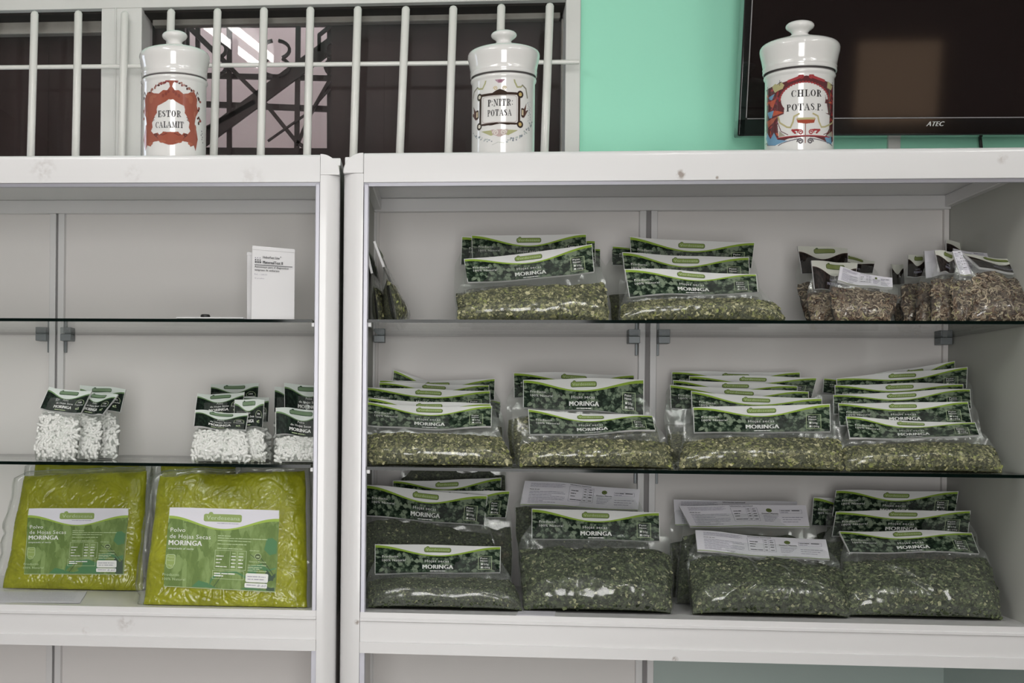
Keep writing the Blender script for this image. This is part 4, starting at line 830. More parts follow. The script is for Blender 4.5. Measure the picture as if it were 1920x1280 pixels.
# ================================================================ POWDER PACKS
def atz(px, py, z):
    r = _F + CR*((px-PPX)/F_PX) + CU*((PPY-py)/F_PX); return EYE + r*((z-EYE.z)/r.z)
def art_powder():
    a = Art(); X = lambda q: (q-118)/7.30; Y = lambda q: (1180-q)/7.25; r = random.Random(4)
    # leaf photograph at lower right
    a.poly([(80, 2), (84, 20), (96, 30), (128, 34), (146, 26), (150, 2)], 5, 1); a.poly([(50, 2), (62, 14), (80, 10), (82, 2)], 5, 1)
    a.poly([(150, 2), (148, 22), (150, 44), (172, 50), (186, 40), (198, 44), (198, 2)], 5, 1)
    a.poly([(176, 76), (180, 96), (190, 98), (198, 92), (198, 70), (186, 66)], 5, 1); a.poly([(184, 2), (178, 24), (182, 40), (192, 28), (198, 34), (198, 2)], 6, 2)
    for (x0, y0, x1, y1) in ((152, 66, 160, 60), (160, 60, 184, 44), (184, 44, 198, 26), (172, 4, 190, 22), (166, 66, 184, 44), (90, 4, 104, 26)):
        dx, dy = x1-x0, y1-y0; l = math.hypot(dx, dy); nx, ny = -dy/l*.5, dx/l*.5; a.poly([(x0+nx, y0+ny), (x1+nx, y1+ny), (x1-nx, y1-ny), (x0-nx, y0-ny)], 6, 3)
    for _ in range(60):
        x, y = r.uniform(8, 120), r.uniform(10, 108); t = r.uniform(.3, .9); a.poly([(x-t, y), (x, y-t*.7), (x+t, y), (x, y+t)], 7, 1)
    a.rrect(X(588), Y(275), X(1090), Y(170), 3.4, 4, 1); a.circle(X(680), Y(172), 4.2, 4, 1); a.rrect(X(596), Y(268), X(1082), Y(178), 3, 2, 2); a.circle(X(680), Y(176), 3.6, 2, 2)
    a.text('Verdeseana', X(845), Y(250), 8.0, 3, .035, 'c', 60); a.scribble(X(770), Y(300), X(1050), 1, 8, r, 1)
    a.text('Polvo', X(160), Y(432), 8.2, 0, .012, width=27); a.text('de Hojas Secas', X(156), Y(520), 8.2, 0, .012, width=74); a.text('MORINGA', X(148), Y(614), 9.6, 0, .04, width=60)
    a.text('empacado al vacio', X(144), Y(672), 3.8, 0, .02, width=46, skew=.2)
    a.text('Producto', X(98), Y(1034), 5.0, 3, .02, width=30); a.text('100% Natural', X(98), Y(1092), 4.6, 3, .02, width=41)
    a.rrect(X(130), Y(890), X(252), Y(742), 3, 3, 2); a.rrect(X(138), Y(886), X(244), Y(750), 2.6, 9, 3); a.circle(X(188), Y(892), 6.6, 3, 2); a.circle(X(188), Y(892), 5.8, 9, 4, 14)
    a.text('Peso', X(148), Y(790), 3.8, 3, .0, width=12); a.text('Neto', X(148), Y(834), 3.8, 3, .0, width=12)
    a.items[-1] = a.items[-1][:3]+(5,); a.items[-2] = a.items[-2][:3]+(5,); a.text('1kg', X(164), Y(905), 4.0, 3, .02, width=7); a.items[-1] = a.items[-1][:3]+(6,)
    for k, (y, e) in enumerate(((470, 960), (500, 1440), (535, 1230), (580, 1170), (640, 1120))): a.scribble(X(790), Y(y), X(e), 1.5, 3, r, 2)
    a.frame(X(765), Y(918), X(1178), Y(658), .7, 3, 2)
    for y, e in ((745, 880), (790, 860), (836, 840), (886, 938)): a.scribble(X(785), Y(y), X(e), 1.9, 0, r, 3); a.scribble(X(982), Y(y), X(1040), 1.9, 0, r, 3); a.scribble(X(1075), Y(y), X(1135), 1.9, 0, r, 3)
    a.scribble(X(990), Y(705), X(1035), 1.6, 3, r, 3); a.scribble(X(1080), Y(705), X(1140), 1.6, 3, r, 3)
    a.rect(X(962), Y(905), X(966), Y(670), 3, 2); a.rect(X(1056), Y(905), X(1060), Y(670), 3, 2)
    a.frame(X(748), Y(1045), X(1158), Y(932), .7, 3, 2); a.scribble(X(770), Y(980), X(1040), 2.4, 0, r, 3); a.scribble(X(770), Y(1012), X(890), 2.2, 0, r, 3)
    a.circle(X(1325), Y(725), 6.0, 3, 3); a.circle(X(1325), Y(725), 5.2, 7, 4); a.scribble(X(1305), Y(738), X(1345), 3, 3, r, 5)
    a.text('Genera Planeta', X(1325), Y(806), 3.0, 3, .03, 'c', 30); a.items[-1] = a.items[-1][:3]+(5,)
    for y, e in ((850, 1445), (878, 1395), (900, 1360), (925, 1450)): a.scribble(X(1200), Y(y), X(e), 1.5, 3, r, 4)
    a.scribble(X(1215), Y(655), X(1340), 1.3, 3, r, 3)
    a.rrect(X(1182), Y(1068), X(1474), Y(952), 2.6, 0, 5); a.rrect(X(1176), Y(1140), X(1468), Y(1080), 1.8, 0, 5)
    a.scribble(X(1205), Y(1000), X(1440), 1.4, 8, r, 7, .5); a.scribble(X(1210), Y(1035), X(1430), 1.4, 8, r, 7, .5); a.scribble(X(1200), Y(1112), X(1330), 1.3, 8, r, 7, .3)
    a.text('8-60', X(1340), Y(1124), 4.2, 8, .0, width=15, skew=.3); a.items[-1] = a.items[-1][:3]+(7,)
    a.rect(0, 0, .8, 150, 3, 1); a.rect(199.2, 0, 200, 150, 3, 1); a.rect(0, 0, 200, .8, 3, 1, 10)
    return a
ART_POWDER = art_powder(); MATS_POW = ['powderlabel', 'paperw', 'ink_white', 'ink_pale', 'logo_green', 'ink_pale', 'logo_green', 'leafgreen', 'leafdark', 'logo_edge', 'ink_grey', 'logo_green']
# indexes used above: 0 white 1 - 2 logo 3 pale 4 outline 5 leaf 6 dark leaf 7 speck 8 grey 9 fill
MATS_POW = ['powderlabel', 'paperw', 'ink_white', 'ink_pale', 'logo_green', 'ink_pale', 'logo_green', 'leafgreen', 'leafdark', 'logo_edge', 'ink_grey', 'logo_green']

def pack(key, C, dT, dB, T, label, lab=None, group='vacuum packed green powder'):
    H = [at(*C[0], dT, CABL), at(*C[1], dT, CABL), at(*C[2], dB, CABL), at(*C[3], dB, CABL)]
    zs = ZSH[('L', 2)]; TL, TR, BR, BL = H; BL.z = BR.z = zs+.002
    so = key*9.1; right = (BR-BL).normalized(); up = ((TL+TR-BL-BR)/2).normalized(); n_ = right.cross(up).normalized()
    root = empty('powder_pack', ((BL.x+BR.x)/2, (BL.y+BR.y)/2+T, zs), label, 'powder pack', group)
    c0 = n_*(-T)
    def base(u, v): return BL.lerp(BR, u).lerp(TL.lerp(TR, u), v) + c0 + right*(.004*nz(v*4+so, 1)*(1 if u > .5 else -1)*abs(2*u-1)) + Vector((0, 0, .004*nz(u*5+so, 9)*sstep(.8, 1, v)))
    def bul(u, v): return T*(max(0, 1-abs(2*u-1)**7)*max(0, 1-abs(2*v-1)**7))**.5
    def cr(u, v):
        x, y = u*2.1, v*1.9; wx = .25*nz(x*3+so, y*3, 5); wy = .25*nz(x*3+so, y*3, 9)
        a = abs(nz((x+wx)*4.5+so, (y+wy)*4.5, 3)); b = abs(nz((x+wx)*11+so, (y+wy)*11, 6)); c = abs(nz(x*26+so, y*22, 2)); calm = .35+.65*sstep(.05, .5, max(abs(u-.52), abs(v-.45)))
        return (-max(0, 1-a*9)*.0016 - max(0, 1-b*7)*.0010*calm*1.3 + c*.0009*calm + .0015*nz(x*2+so, y*2))
    def FR(u, v): p = base(u, v)+n_*(bul(u, v)+cr(u, v)); p.z = max(p.z, zs+.0008); return p
    def BK(u, v): p = base(u, v)-n_*(bul(u, v)*.95); p.z = max(p.z, zs+.0008); return p
    mb = MB(); big = lab is not None; mb.slab(FR, BK, 170 if big else 60, 140 if big else 40); mb.build('powder_block', 'powder', root, smooth=True)
    # clear seam of the bag around the block
    fm = MB(); n = 90; P = []
    for k in range(n):
        t = k/n*4; sd = int(t); f = t-sd; u, v = ((f, 0), (1, f), (1-f, 1), (0, 1-f))[sd]; P.append((u, v))
    vs = []
    for k, (u, v) in enumerate(P):
        ou = (u-.5)*2; ov = (v-.5)*2; e = .010+.009*abs(nz(k*.25+so, 3))+(.010 if u < .02 and v > .1 else 0); 
        a = base(.5+ou*.485, .5+ov*.485); b = base(u, v)+right*e*(ou if abs(ou) > .98 else 0)+up*e*(ov if abs(ov) > .98 else 0)+n_*(.003*nz(k*.6+so, 8)); b.z = max(b.z, zs+.0008); a.z = max(a.z, zs+.0008)
        vs += [a+n_*.001, a.lerp(b, .5)+n_*(.001+.002*nz(k*1.1, so)), b, a.lerp(b, .5)-n_*.0012]
    fs = []
    for k in range(n):
        q = (k+1) % n
        for j in range(3): fs.append((k*4+j, q*4+j, q*4+j+1, k*4+j+1))
    fm.add(vs, fs); fm.build('clear_wrap', 'film', root, smooth=True)
    if lab:
        # find (u, v) of each label corner on the front by solving the bilinear map
        def uv_of(px, py):
            ray = (at(px, py, .1, CABL)-EYE).normalized(); u = v = .5
            for _ in range(30):
                p = base(u, v)+n_*bul(.5, .5); d = p-EYE; t = d.dot(ray); e = EYE+ray*t-p; u += e.dot(right)/(BR-BL).length; v += e.dot(up)/(TL-BL).length
            return u, v
        q = [uv_of(*l) for l in lab]
        def LS(x, y, l):
            s, t = x/200.0, y/150.0; u = (q[3][0]*(1-s)+q[2][0]*s)*(1-t)+(q[0][0]*(1-s)+q[1][0]*s)*t; v = (q[3][1]*(1-s)+q[2][1]*s)*(1-t)+(q[0][1]*(1-s)+q[1][1]*s)*t
            return base(u, v)+n_*(bul(u, v)+.0022+l+.0007*nz(s*4+so, t*3))
        lb = MB(); lb.slab(lambda u, v: LS(u*200, v*150, 0), lambda u, v: LS(u*200, v*150, -.0012), 24, 18, 0, 1); ART_POWDER.put(lb, LS, 2, .00016)
        lb.build('label', MATS_POW, root)
    return root
pack(1, [(296, 884), (570, 876), (576, 1138), (263, 1138)], .062, .010, .022, 'large bright green powder pack standing at the front next to the cabinet post', [(318, 951), (524, 957), (516, 1110), (307, 1099)])
pack(2, [(40, 886), (272, 878), (262, 1106), (0, 1103)], .165, .125, .022, 'darker green powder pack set further back at the left of the bright one', [(54, 953), (241, 953), (232, 1077), (45, 1076)])
pack(3, [(62, 868), (272, 868), (262, 1080), (50, 1080)], .235, .215, .014, 'green powder pack at the rear behind the left pack, only its top edge showing')
pack(4, [(300, 868), (440, 868), (440, 1080), (300, 1080)], .238, .218, .012, 'green powder pack at the rear behind the bright pack, top edge showing in the gap')

# ================================================================ PAPERS, BOXES, SMALL THINGS
def sheetobj(name, C, z, th, label, cat, lines=0, mats='paper', warp=.0):
    q = [atz(px, py, z) for px, py in C]
    def S(x, y, l): p = (q[3]*(1-x)+q[2]*x)*(1-y)+(q[0]*(1-x)+q[1]*x)*y; return Vector((p.x, p.y, z+th+l+warp*abs(nz(x*3, y*2))))
    mb = MB(); mb.slab(lambda u, v: S(u, v, 0), lambda u, v: S(u, v, -th), 12, 6)
    a = Art(); r = random.Random(5)
    for k in range(lines): a.scribble(.06, .90-k*.84/lines, .94, .28/lines*.30, 0, r, 1)
    a.put(mb, S, 1); return tag(mb.build(name, [mats, 'ink_grey']), label, cat)
zf = PL['zf']
sheetobj('printed_sheet', [(-80, 1109), (163, 1109), (150, 1130), (-90, 1128)], zf+.0004, .0006, 'printed white sheet lying at the left end of the left compartment floor', 'paper', 9)
zf = PR['zf']
sheetobj('printed_slip', [(975, 1141), (1042, 1145), (1040, 1155), (968, 1153)], zf+.0002, .0006, 'small printed slip on the compartment floor between the first two leaf bags', 'paper', 5)
zs = PL['shelves'][0]
def flat(name, x0, x1, d0, d1, z0, z1, mt, label, cat, x0b=None):
    a = loc(at(x0, 598, d0, CABL), CABL).x; b = loc(at(x1, 598, d0, CABL), CABL).x; c = a if x0b is None else loc(at(x0b, 598, d0, CABL), CABL).x
    mb = MB(); mb.prism([(a, d0*DS), (b, d0*DS), (b+.01, d1*DS), (c, d1*DS)], lambda x, y: wld(x, y, z0, CABL), lambda x, y: wld(x, y, z1, CABL)); return tag(mb.build(name, mt, bevel=.0003), label, cat)
flat('leaflet', 255, 380, .030, .13, zs+.0002, zs+.0022, 'paperw', 'thin white leaflet lying flat at the left of the upper glass shelf', 'leaflet', 262)
flat('leaflet', 330, 456, .016, .12, zs+.0024, zs+.0046, 'paperw', 'white folded leaflet lying flat under the black ring', 'leaflet', 336)
def ring():
    p = at(385, 590, .040, CABL); z = zs+.0047; mb = MB(); pr = [(.0052, 0), (.0082, 0), (.0094, .002), (.0096, .005), (.0085, .0075), (.0065, .0082), (.0052, .0070), (.0048, .004), (.0052, 0)]
    mb.lathe(pr, p.x, p.y, z, 28); return tag(mb.build('black_ring', 'black', smooth=True), 'small glossy black ring lying on the white leaflet', 'ring')
ring()
def kitbox(C, dl, dr, deep, label, art, key):
    TL, TR, BR, BL = at(*C[0], dl, CABL), at(*C[1], dr, CABL), at(*C[2], dr, CABL), at(*C[3], dl, CABL); BL.z = BR.z = zs+.0003
    n_ = (BR-BL).cross(TL-BL).normalized(); bk = -n_*deep; bk.z = 0
    root = empty('test_kit_box', ((BL.x+BR.x)/2, (BL.y+BR.y)/2, zs), label, 'box', None)
    mb = MB(); mb.add([BL, BR, TR, TL, BL+bk, BR+bk, TR+bk, TL+bk], [(0, 1, 2, 3), (5, 4, 7, 6), (4, 0, 3, 7), (1, 5, 6, 2), (3, 2, 6, 7), (4, 5, 1, 0)])
    mb.build('carton', 'paperw', root, bevel=.0006)
    fl = MB(); e = n_*.0009; q = [TL+(BL-TL)*.012+e, TR+(BR-TR)*.012+e, TR+(BR-TR)*.05+e, TL+(BL-TL)*.05+e]
    fl.add(q+[p-n_*.0006 for p in q], [(0, 3, 2, 1), (4, 5, 6, 7), (0, 1, 5, 4), (1, 2, 6, 5), (2, 3, 7, 6), (3, 0, 4, 7)]) ; fl.build('tuck_flap', 'paperw', root)
    if art:
        S = lambda x, y, l: BL.lerp(BR, x/80).lerp(TL.lerp(TR, x/80), y/138)+n_*(.0012+l)
        a = Art(); X = lambda q: (q-125)/7.1; Y = lambda q: (1125-q)/7.1
        for j, yy in enumerate((300, 330, 360)):
            for i in range(3): s_ = 1.0+.35*j; a.rect(X(163+30*i), Y(yy+8), X(163+30*i)+s_*2.0, Y(yy+8)+s_*1.7, 0 if j else 1, 1)
        a.text('HeberFast Line', X(270), Y(303), 4.6, 0, .035, width=31); a.circle(X(505), Y(270), .9, 0); a.text('MaternalTest II', X(270), Y(372), 5.4, 0, .05, width=37)
        a.rect(X(160), Y(398), X(662), Y(389), 0, 1); a.text('Autoensayo para el diagnostico', X(162), Y(430), 3.6, 0, .03, width=63); a.text('temprano de embarazo', X(162), Y(472), 3.6, 0, .03, width=46)
        a.text('Ref.: 1 200.01', X(162), Y(527), 2.6, 1, .0, width=23); a.text('10 pruebas', X(162), Y(578), 2.6, 1, .0, width=18)
        m2 = MB(); a.put(m2, S, 0); m2.build('printed_lettering', ['ink_black', 'ink_grey'], root)
    return root
kitbox([(473, 460), (553, 467), (552, 599), (471, 599)], .030, .034, .030, 'white test kit carton with black lettering on the upper shelf of the left cabinet', True, 0)
kitbox([(463, 472), (541, 474), (541, 599), (463, 599)], .068, .070, .030, 'second white carton hidden behind the lettered test kit, its left edge showing', False, 1)

# ================================================================ APOTHECARY JARS
class Ras:
    """draws coloured enamel on a fine grid wrapped round the jar, in millimetres (x along the arc, y up)"""
    def __init__(s, x0, x1, y0, y1, st): s.x = np.arange(x0, x1+st/2, st); s.y = np.arange(y0, y1+st/2, st); s.X, s.Y = np.meshgrid(s.x, s.y); s.a = np.zeros(s.X.shape); s.c = np.ones(s.X.shape+(3,))*.8; s.st = st
    def put(s, mask, col): s.c[mask] = col; s.a[mask] = 1; return s
    def clear(s, mask): s.a[mask] = 0; s.c[mask] = (.80, .79, .775); return s
    def inpoly(s, pts):
        m = np.zeros(s.X.shape, bool); n = len(pts)
        for i in range(n):
            (xa, ya), (xb, yb) = pts[i], pts[(i+1) % n]
            if ya == yb: continue
            c = ((ya > s.Y) != (yb > s.Y)) & (s.X < (xb-xa)*(s.Y-ya)/(yb-ya)+xa); m ^= c
        return m
    def seg(s, a, b, w_):
        dx, dy = b[0]-a[0], b[1]-a[1]; l = dx*dx+dy*dy+1e-9; t = np.clip(((s.X-a[0])*dx+(s.Y-a[1])*dy)/l, 0, 1); return (s.X-a[0]-t*dx)**2+(s.Y-a[1]-t*dy)**2 < (w_/2)**2
    def line(s, pts, w_, col):
        for a, b in zip(pts[:-1], pts[1:]): s.put(s.seg(a, b, w_), col)
        return s
    def ell(s, cx, cy, rx, ry=None): return ((s.X-cx)/rx)**2+((s.Y-cy)/(ry or rx))**2 < 1
    def spiral(s, cx, cy, r, sx, sy, w_, col, turns=1.4):
        pts = [(cx+sx*r*(1-.75*k/24)*math.cos(2*PI*turns*k/24), cy+sy*r*(1-.75*k/24)*math.sin(2*PI*turns*k/24)) for k in range(25)]; return s.line(pts, w_, col)
    def glyphs(s, txt, cx, y, h, col, gap=.20, width=None):
        GL = {'E': .66, 'S': .56, 'T': .74, 'O': .76, 'R': .76, 'C': .68, 'A': .80, 'L': .64, 'M': .98, 'I': .36, 'P': .64, 'N': .82, 'H': .86, '.': .18, ':': .18, ' ': .3}
        tot = sum(GL[c] for c in txt)+gap*(len(txt)-1); k = (width/tot) if width else h; x = cx-tot*k/2; W_ = .19*h; t = .055*h
        T = lambda a, b: (x+a*k, y+b*h)
        for c in txt:
            w_ = GL[c]; m = np.zeros(s.X.shape, bool)
            def ln(a, b, c2, d, q): return s.seg(T(a, b), T(c2, d), q)
            def stem(a, y0=0, y1=1): return s.inpoly([T(a-.095, y0), T(a+.095, y0), T(a+.095, y1), T(a-.095, y1)])
            def ser(a, yy, r_=.17): return ln(a-r_, yy, a+r_, yy, t*1.3)
            if c == 'E': m = stem(.2) | ln(.05, 0, .6, 0, t*1.3) | ln(.05, 1, .58, 1, t*1.3) | ln(.2, .5, .45, .5, t) | ln(.6, 0, .62, .28, t*1.4) | ln(.58, 1, .59, .75, t*1.4) | ln(.45, .38, .45, .62, t)
            elif c == 'L': m = stem(.2) | ser(.2, 1) | ln(.05, 0, .6, 0, t*1.3) | ln(.6, 0, .62, .34, t*1.4)
            elif c == 'T': m = stem(.37) | ser(.37, 0) | ln(.03, 1, .71, 1, t*1.3) | ln(.03, 1, .03, .72, t*1.4) | ln(.71, 1, .71, .72, t*1.4)
            elif c == 'I': m = stem(.18) | ser(.18, 0) | ser(.18, 1)
            elif c == 'H': m = stem(.2) | stem(.66) | ser(.2, 0) | ser(.2, 1) | ser(.66, 0) | ser(.66, 1) | ln(.2, .5, .66, .5, t)
            elif c == 'N': m = ln(.16, 0, .16, 1, t) | ln(.68, 0, .68, 1, t) | s.inpoly([T(.08, 1), T(.27, 1), T(.73, 0), T(.58, 0)]) | ser(.16, 0, .13) | ser(.68, 1, .13) | ser(.12, 1, .1)
            elif c == 'M': m = ln(.16, 0, .16, 1, t) | stem(.82) | s.inpoly([T(.08, 1), T(.27, 1), T(.54, 0), T(.44, 0)]) | ln(.5, 0, .8, 1, t) | ser(.16, 0, .13) | ser(.82, 0) | ser(.84, 1, .12)
            elif c == 'A': m = ln(.1, 0, .38, 1, t) | s.inpoly([T(.32, 1), T(.43, 1), T(.76, 0), T(.57, 0)]) | ln(.2, .33, .58, .33, t) | ser(.1, 0, .1) | ser(.66, 0, .15)
            elif c == 'O': m = s.ell(x+.38*k, y+.5*h, .35*k, .53*h) & ~s.ell(x+.38*k, y+.5*h, .17*k, .48*h)
            elif c == 'C': m = (s.ell(x+.36*k, y+.5*h, .33*k, .53*h) & ~s.ell(x+.40*k, y+.5*h, .21*k, .48*h) & ~((s.X > x+.46*k) & (abs(s.Y-y-.5*h) < .24*h))) | ln(.62, .72, .62, .98, t*1.4)
            elif c == 'S':
                P = [(.5, .80), (.40, .96), (.24, .98), (.12, .86), (.12, .70), (.26, .57), (.40, .46), (.48, .30), (.44, .12), (.30, .02), (.16, .06), (.06, .24)]; m = np.zeros(s.X.shape, bool)
                for q, (a, b) in enumerate(zip(P[:-1], P[1:])): m |= ln(*a, *b, t*(1.2 if q < 3 or q > 7 else 3.0))
            elif c in 'PR':
                bowl = s.ell(x+.34*k, y+.76*h, .29*k, .27*h) & ~s.ell(x+.28*k, y+.76*h, .19*k, .21*h) & (s.X > x+.2*k); m = stem(.2) | ser(.2, 0) | ln(.05, 1, .36, 1, t*1.3) | ln(.2, .5, .36, .5, t*1.2) | bowl
                if c == 'R': m |= s.inpoly([T(.34, .5), T(.46, .5), T(.70, .02), T(.52, .02)]) | ln(.55, .02, .76, .06, t*1.2)
            elif c == '.': m = s.ell(x+.09*k, y+.07*h, .07*h)
            elif c == ':': m = s.ell(x+.09*k, y+.2*h, .07*h) | s.ell(x+.09*k, y+.75*h, .07*h)
            s.put(m, col); x += (w_+gap)*k
        return s
    def build(s, R_, cx, cy, z0, phi, parent):
        ny, nx = s.X.shape; ang = s.X/R_*.001 + phi - PI/2; rr = R_+.00035
        V = np.stack([cx+rr*np.cos(ang), cy+rr*np.sin(ang), z0+s.Y*.001], -1).reshape(-1, 3)
        a = s.a; q = (a[:-1, :-1]+a[1:, :-1]+a[:-1, 1:]+a[1:, 1:]) > 0; J, I = np.nonzero(q); F = np.stack([J*nx+I, J*nx+I+1, (J+1)*nx+I+1, (J+1)*nx+I], -1)
        used, inv = np.unique(F, return_inverse=True); mb = MB(); mb.v = [tuple(p) for p in V[used]]; mb.f = [tuple(int(k) for k in f) for f in inv.reshape(-1, 4)]; mb.m = [0]*len(mb.f)
        mb.c = [tuple(p) for p in s.c.reshape(-1, 3)[used]]; return mb.build('painted_label', 'print', parent, smooth=True)
def jar(label, cx_px, dep, cab, y_knob, y_lid, wl, wb, painter, phi=0.0):
    """y_knob: top of knob; y_lid: lid/body joint at the side; wl, wb: widths of lid and body in pixels"""
    p = at(cx_px, y_lid, dep, cab); q = at(cx_px+10, y_lid, dep, cab); mpp = (q-p).length/10; z_l = p.z; z_k = at(cx_px, y_knob, dep, cab).z
    z0 = (PL['zt'] if cab is CABL else PR['zt'])+.0003; R_ = wb/2*mpp; RL = wl/2*mpp; kz = (z_k-z_l)/93.0; kr = RL/66.0; cx, cy = p.x, p.y
    root = empty('apothecary_jar', (cx, cy, z0), label, 'jar', 'porcelain apothecary jars'); hb = z_l-z0
    body = [(0, .0005), (R_-.004, .0005), (R_-.001, .002), (R_, .006), (R_, hb-.014), (R_+.0006, hb-.012), (R_+.0024, hb-.0095), (R_+.0028, hb-.007), (R_+.0022, hb-.0045), (R_+.0004, hb-.003), (R_-.002, hb-.0028)]
    m = MB(); m.lathe(body, cx, cy, z0, 96); m.build('body', 'porcelain', root, smooth=True)
    m = MB(); m.lathe([(R_-.0002, hb-.0034), (R_-.0002, hb+.0006)], cx, cy, z0, 64); m.build('lid_seam', 'joint', root, smooth=True)
    lid = [(58.5, .6), (60, .0), (61, 1.5), (60.6, 5), (60.9, 7), (61.4, 8.5), (60.8, 10), (61.6, 17), (63.2, 26), (65.2, 34), (66, 40), (65.6, 44), (63.8, 47.6), (60, 50.6), (52, 54), (40, 57.5), (26, 60), (18, 61), (15.5, 61.6), (15.2, 63), (16.6, 64.4), (16.6, 66), (14.4, 67.2), (13.6, 69.5), (14.6, 72), (18, 75), (22, 78), (23.6, 81), (23.4, 84), (21, 87), (16, 89.4), (9, 91), (4, 92.6), (0, 93)]
    m = MB(); n_l = 18
    m.lathe([(a*kr, b*kz) for a, b in lid[:n_l+1]], cx, cy, z_l, 96); lo_ = m.build('lid', 'porcelain', root, smooth=True)
    m = MB(); m.lathe([(a*kr, b*kz) for a, b in lid[n_l-1:]], cx, cy, z_l, 48); m.build('knob', 'porcelain', lo_, smooth=True)
    # direction from the axis to the camera
    az = math.atan2(EYE.y-cy, EYE.x-cx)+PI/2
    painter(R_, hb, mpp).build(R_, cx, cy, z0, az+phi, root); return root
BR_ = (.30, .085, .055); DK = (.07, .02, .018); INK = (.015, .014, .018)
def arc_x(R_, x): return R_*1000*math.asin(max(-.995, min(.995, x/(R_*1000))))
def painter_estor(R_, hb, mpp):
    R = Ras(-78, 78, 0, hb*1000-16, .5); k = mpp*1000/4.744; top = hb*1000
    T = lambda x, y: (arc_x(R_, (x*1.13-28)*k), top-(y-535)*k*1.0)       # crop units relative to the axis
    sh = [(0, 645), (28, 690), (60, 688), (92, 716), (130, 708), (150, 692), (178, 690), (200, 745), (196, 800), (208, 850), (190, 900), (182, 960), (196, 1020), (206, 1090), (190, 1195), (176, 1150), (150, 1165), (130, 1128), (90, 1124), (50, 1146), (20, 1158), (0, 1160)]
    rnd = random.Random(2)
    def sm(pts, sgn, j): return [T(sgn*x+rnd.uniform(-j, j), y+rnd.uniform(-j, j)) for x, y in pts]
    R.put(R.inpoly([T(x, y) for x, y in sh]+[T(-x, y) for x, y in sh[::-1]]), BR_)
    for sg in (-1, 1):
        for (x, y, rx, ry) in ((150, 760, 22, 34), (130, 735, 30, 14), (180, 880, 10, 26), (188, 1010, 9, 40), (150, 1140, 24, 12), (60, 1130, 30, 12)): c = T(sg*x, y); R.put(R.ell(c[0], c[1], rx*k, ry*k), (.36, .115, .07))
        for (x, y) in ((38, 720), (60, 735), (20, 700)): c = T(sg*x, y); R.put(R.ell(c[0], c[1], 12*k, 16*k), (.22, .055, .04))
        R.line([T(sg*x, y) for x, y in ((30, 1060), (60, 1075), (90, 1062), (110, 1085), (96, 1100))], 2.0, (.18, .05, .04)); R.spiral(*T(sg*112, 1072), 16*k, sg, 1, 1.4, DK)
    inn = [(0, 772), (14, 768), (34, 788), (60, 806), (86, 820), (92, 850), (90, 880), (104, 905), (112, 935), (122, 962), (118, 1000), (128, 1030), (112, 1058), (84, 1052), (74, 1070), (56, 1056), (50, 1044), (20, 1050), (0, 1048)]
    inn = [(x*1.16, y) for x, y in inn]
    R.clear(R.inpoly([T(x, y) for x, y in inn]+[T(-x, y) for x, y in inn[::-1]]))
    for i in range(26):                                            # garland over the top
        t = i/25; x = -165+330*t; y = 600+88*abs(2*t-1)**1.3; c = T(x+rnd.uniform(-5, 5), y+rnd.uniform(-8, 8)); R.put(R.ell(c[0], c[1], rnd.uniform(8, 15)*k, rnd.uniform(8, 14)*k), rnd.choice([DK, (.2, .05, .05), (.32, .16, .13)]))
    R.line([T(-40, 612), T(-14, 600), T(10, 594), T(30, 604), T(44, 622)], 2.6, (.25, .05, .05)); R.put(R.inpoly([T(-20, 606), T(20, 606), T(8, 660), T(-8, 660)]), BR_)
    for sg in (-1, 1):
        for (x, y) in ((212, 742), (222, 760), (206, 730), (214, 820), (210, 838), (212, 900), (220, 915), (204, 910), (216, 935), (226, 925), (212, 950)):
            c = T(sg*x, y); R.put(R.ell(c[0], c[1], rnd.uniform(9, 16)*k, rnd.uniform(9, 15)*k), rnd.choice([DK, (.28, .06, .05)]))
        R.line([T(sg*190, 720), T(sg*200, 680), T(sg*206, 700)], 1.6, DK)
    for (x, y) in ((236, 1010), (240, 1030), (232, 1045), (242, 1060), (238, 1080), (246, 1105)): c = T(x, y); R.put(R.ell(c[0], c[1], 5*k, 7*k), (.12, .12, .12))
    for sg in (-1, 1): R.line([T(sg*118, 915), T(sg*134, 925), T(sg*124, 940), T(sg*140, 950)], .9, DK)
    R.glyphs('ESTOR', T(-12, 0)[0], T(0, 918)[1], 52*k, INK, .14, 205*k); R.glyphs('CALAMIT', T(-12, 0)[0], T(0, 1010)[1], 50*k, INK, .10, 250*k)
    return R
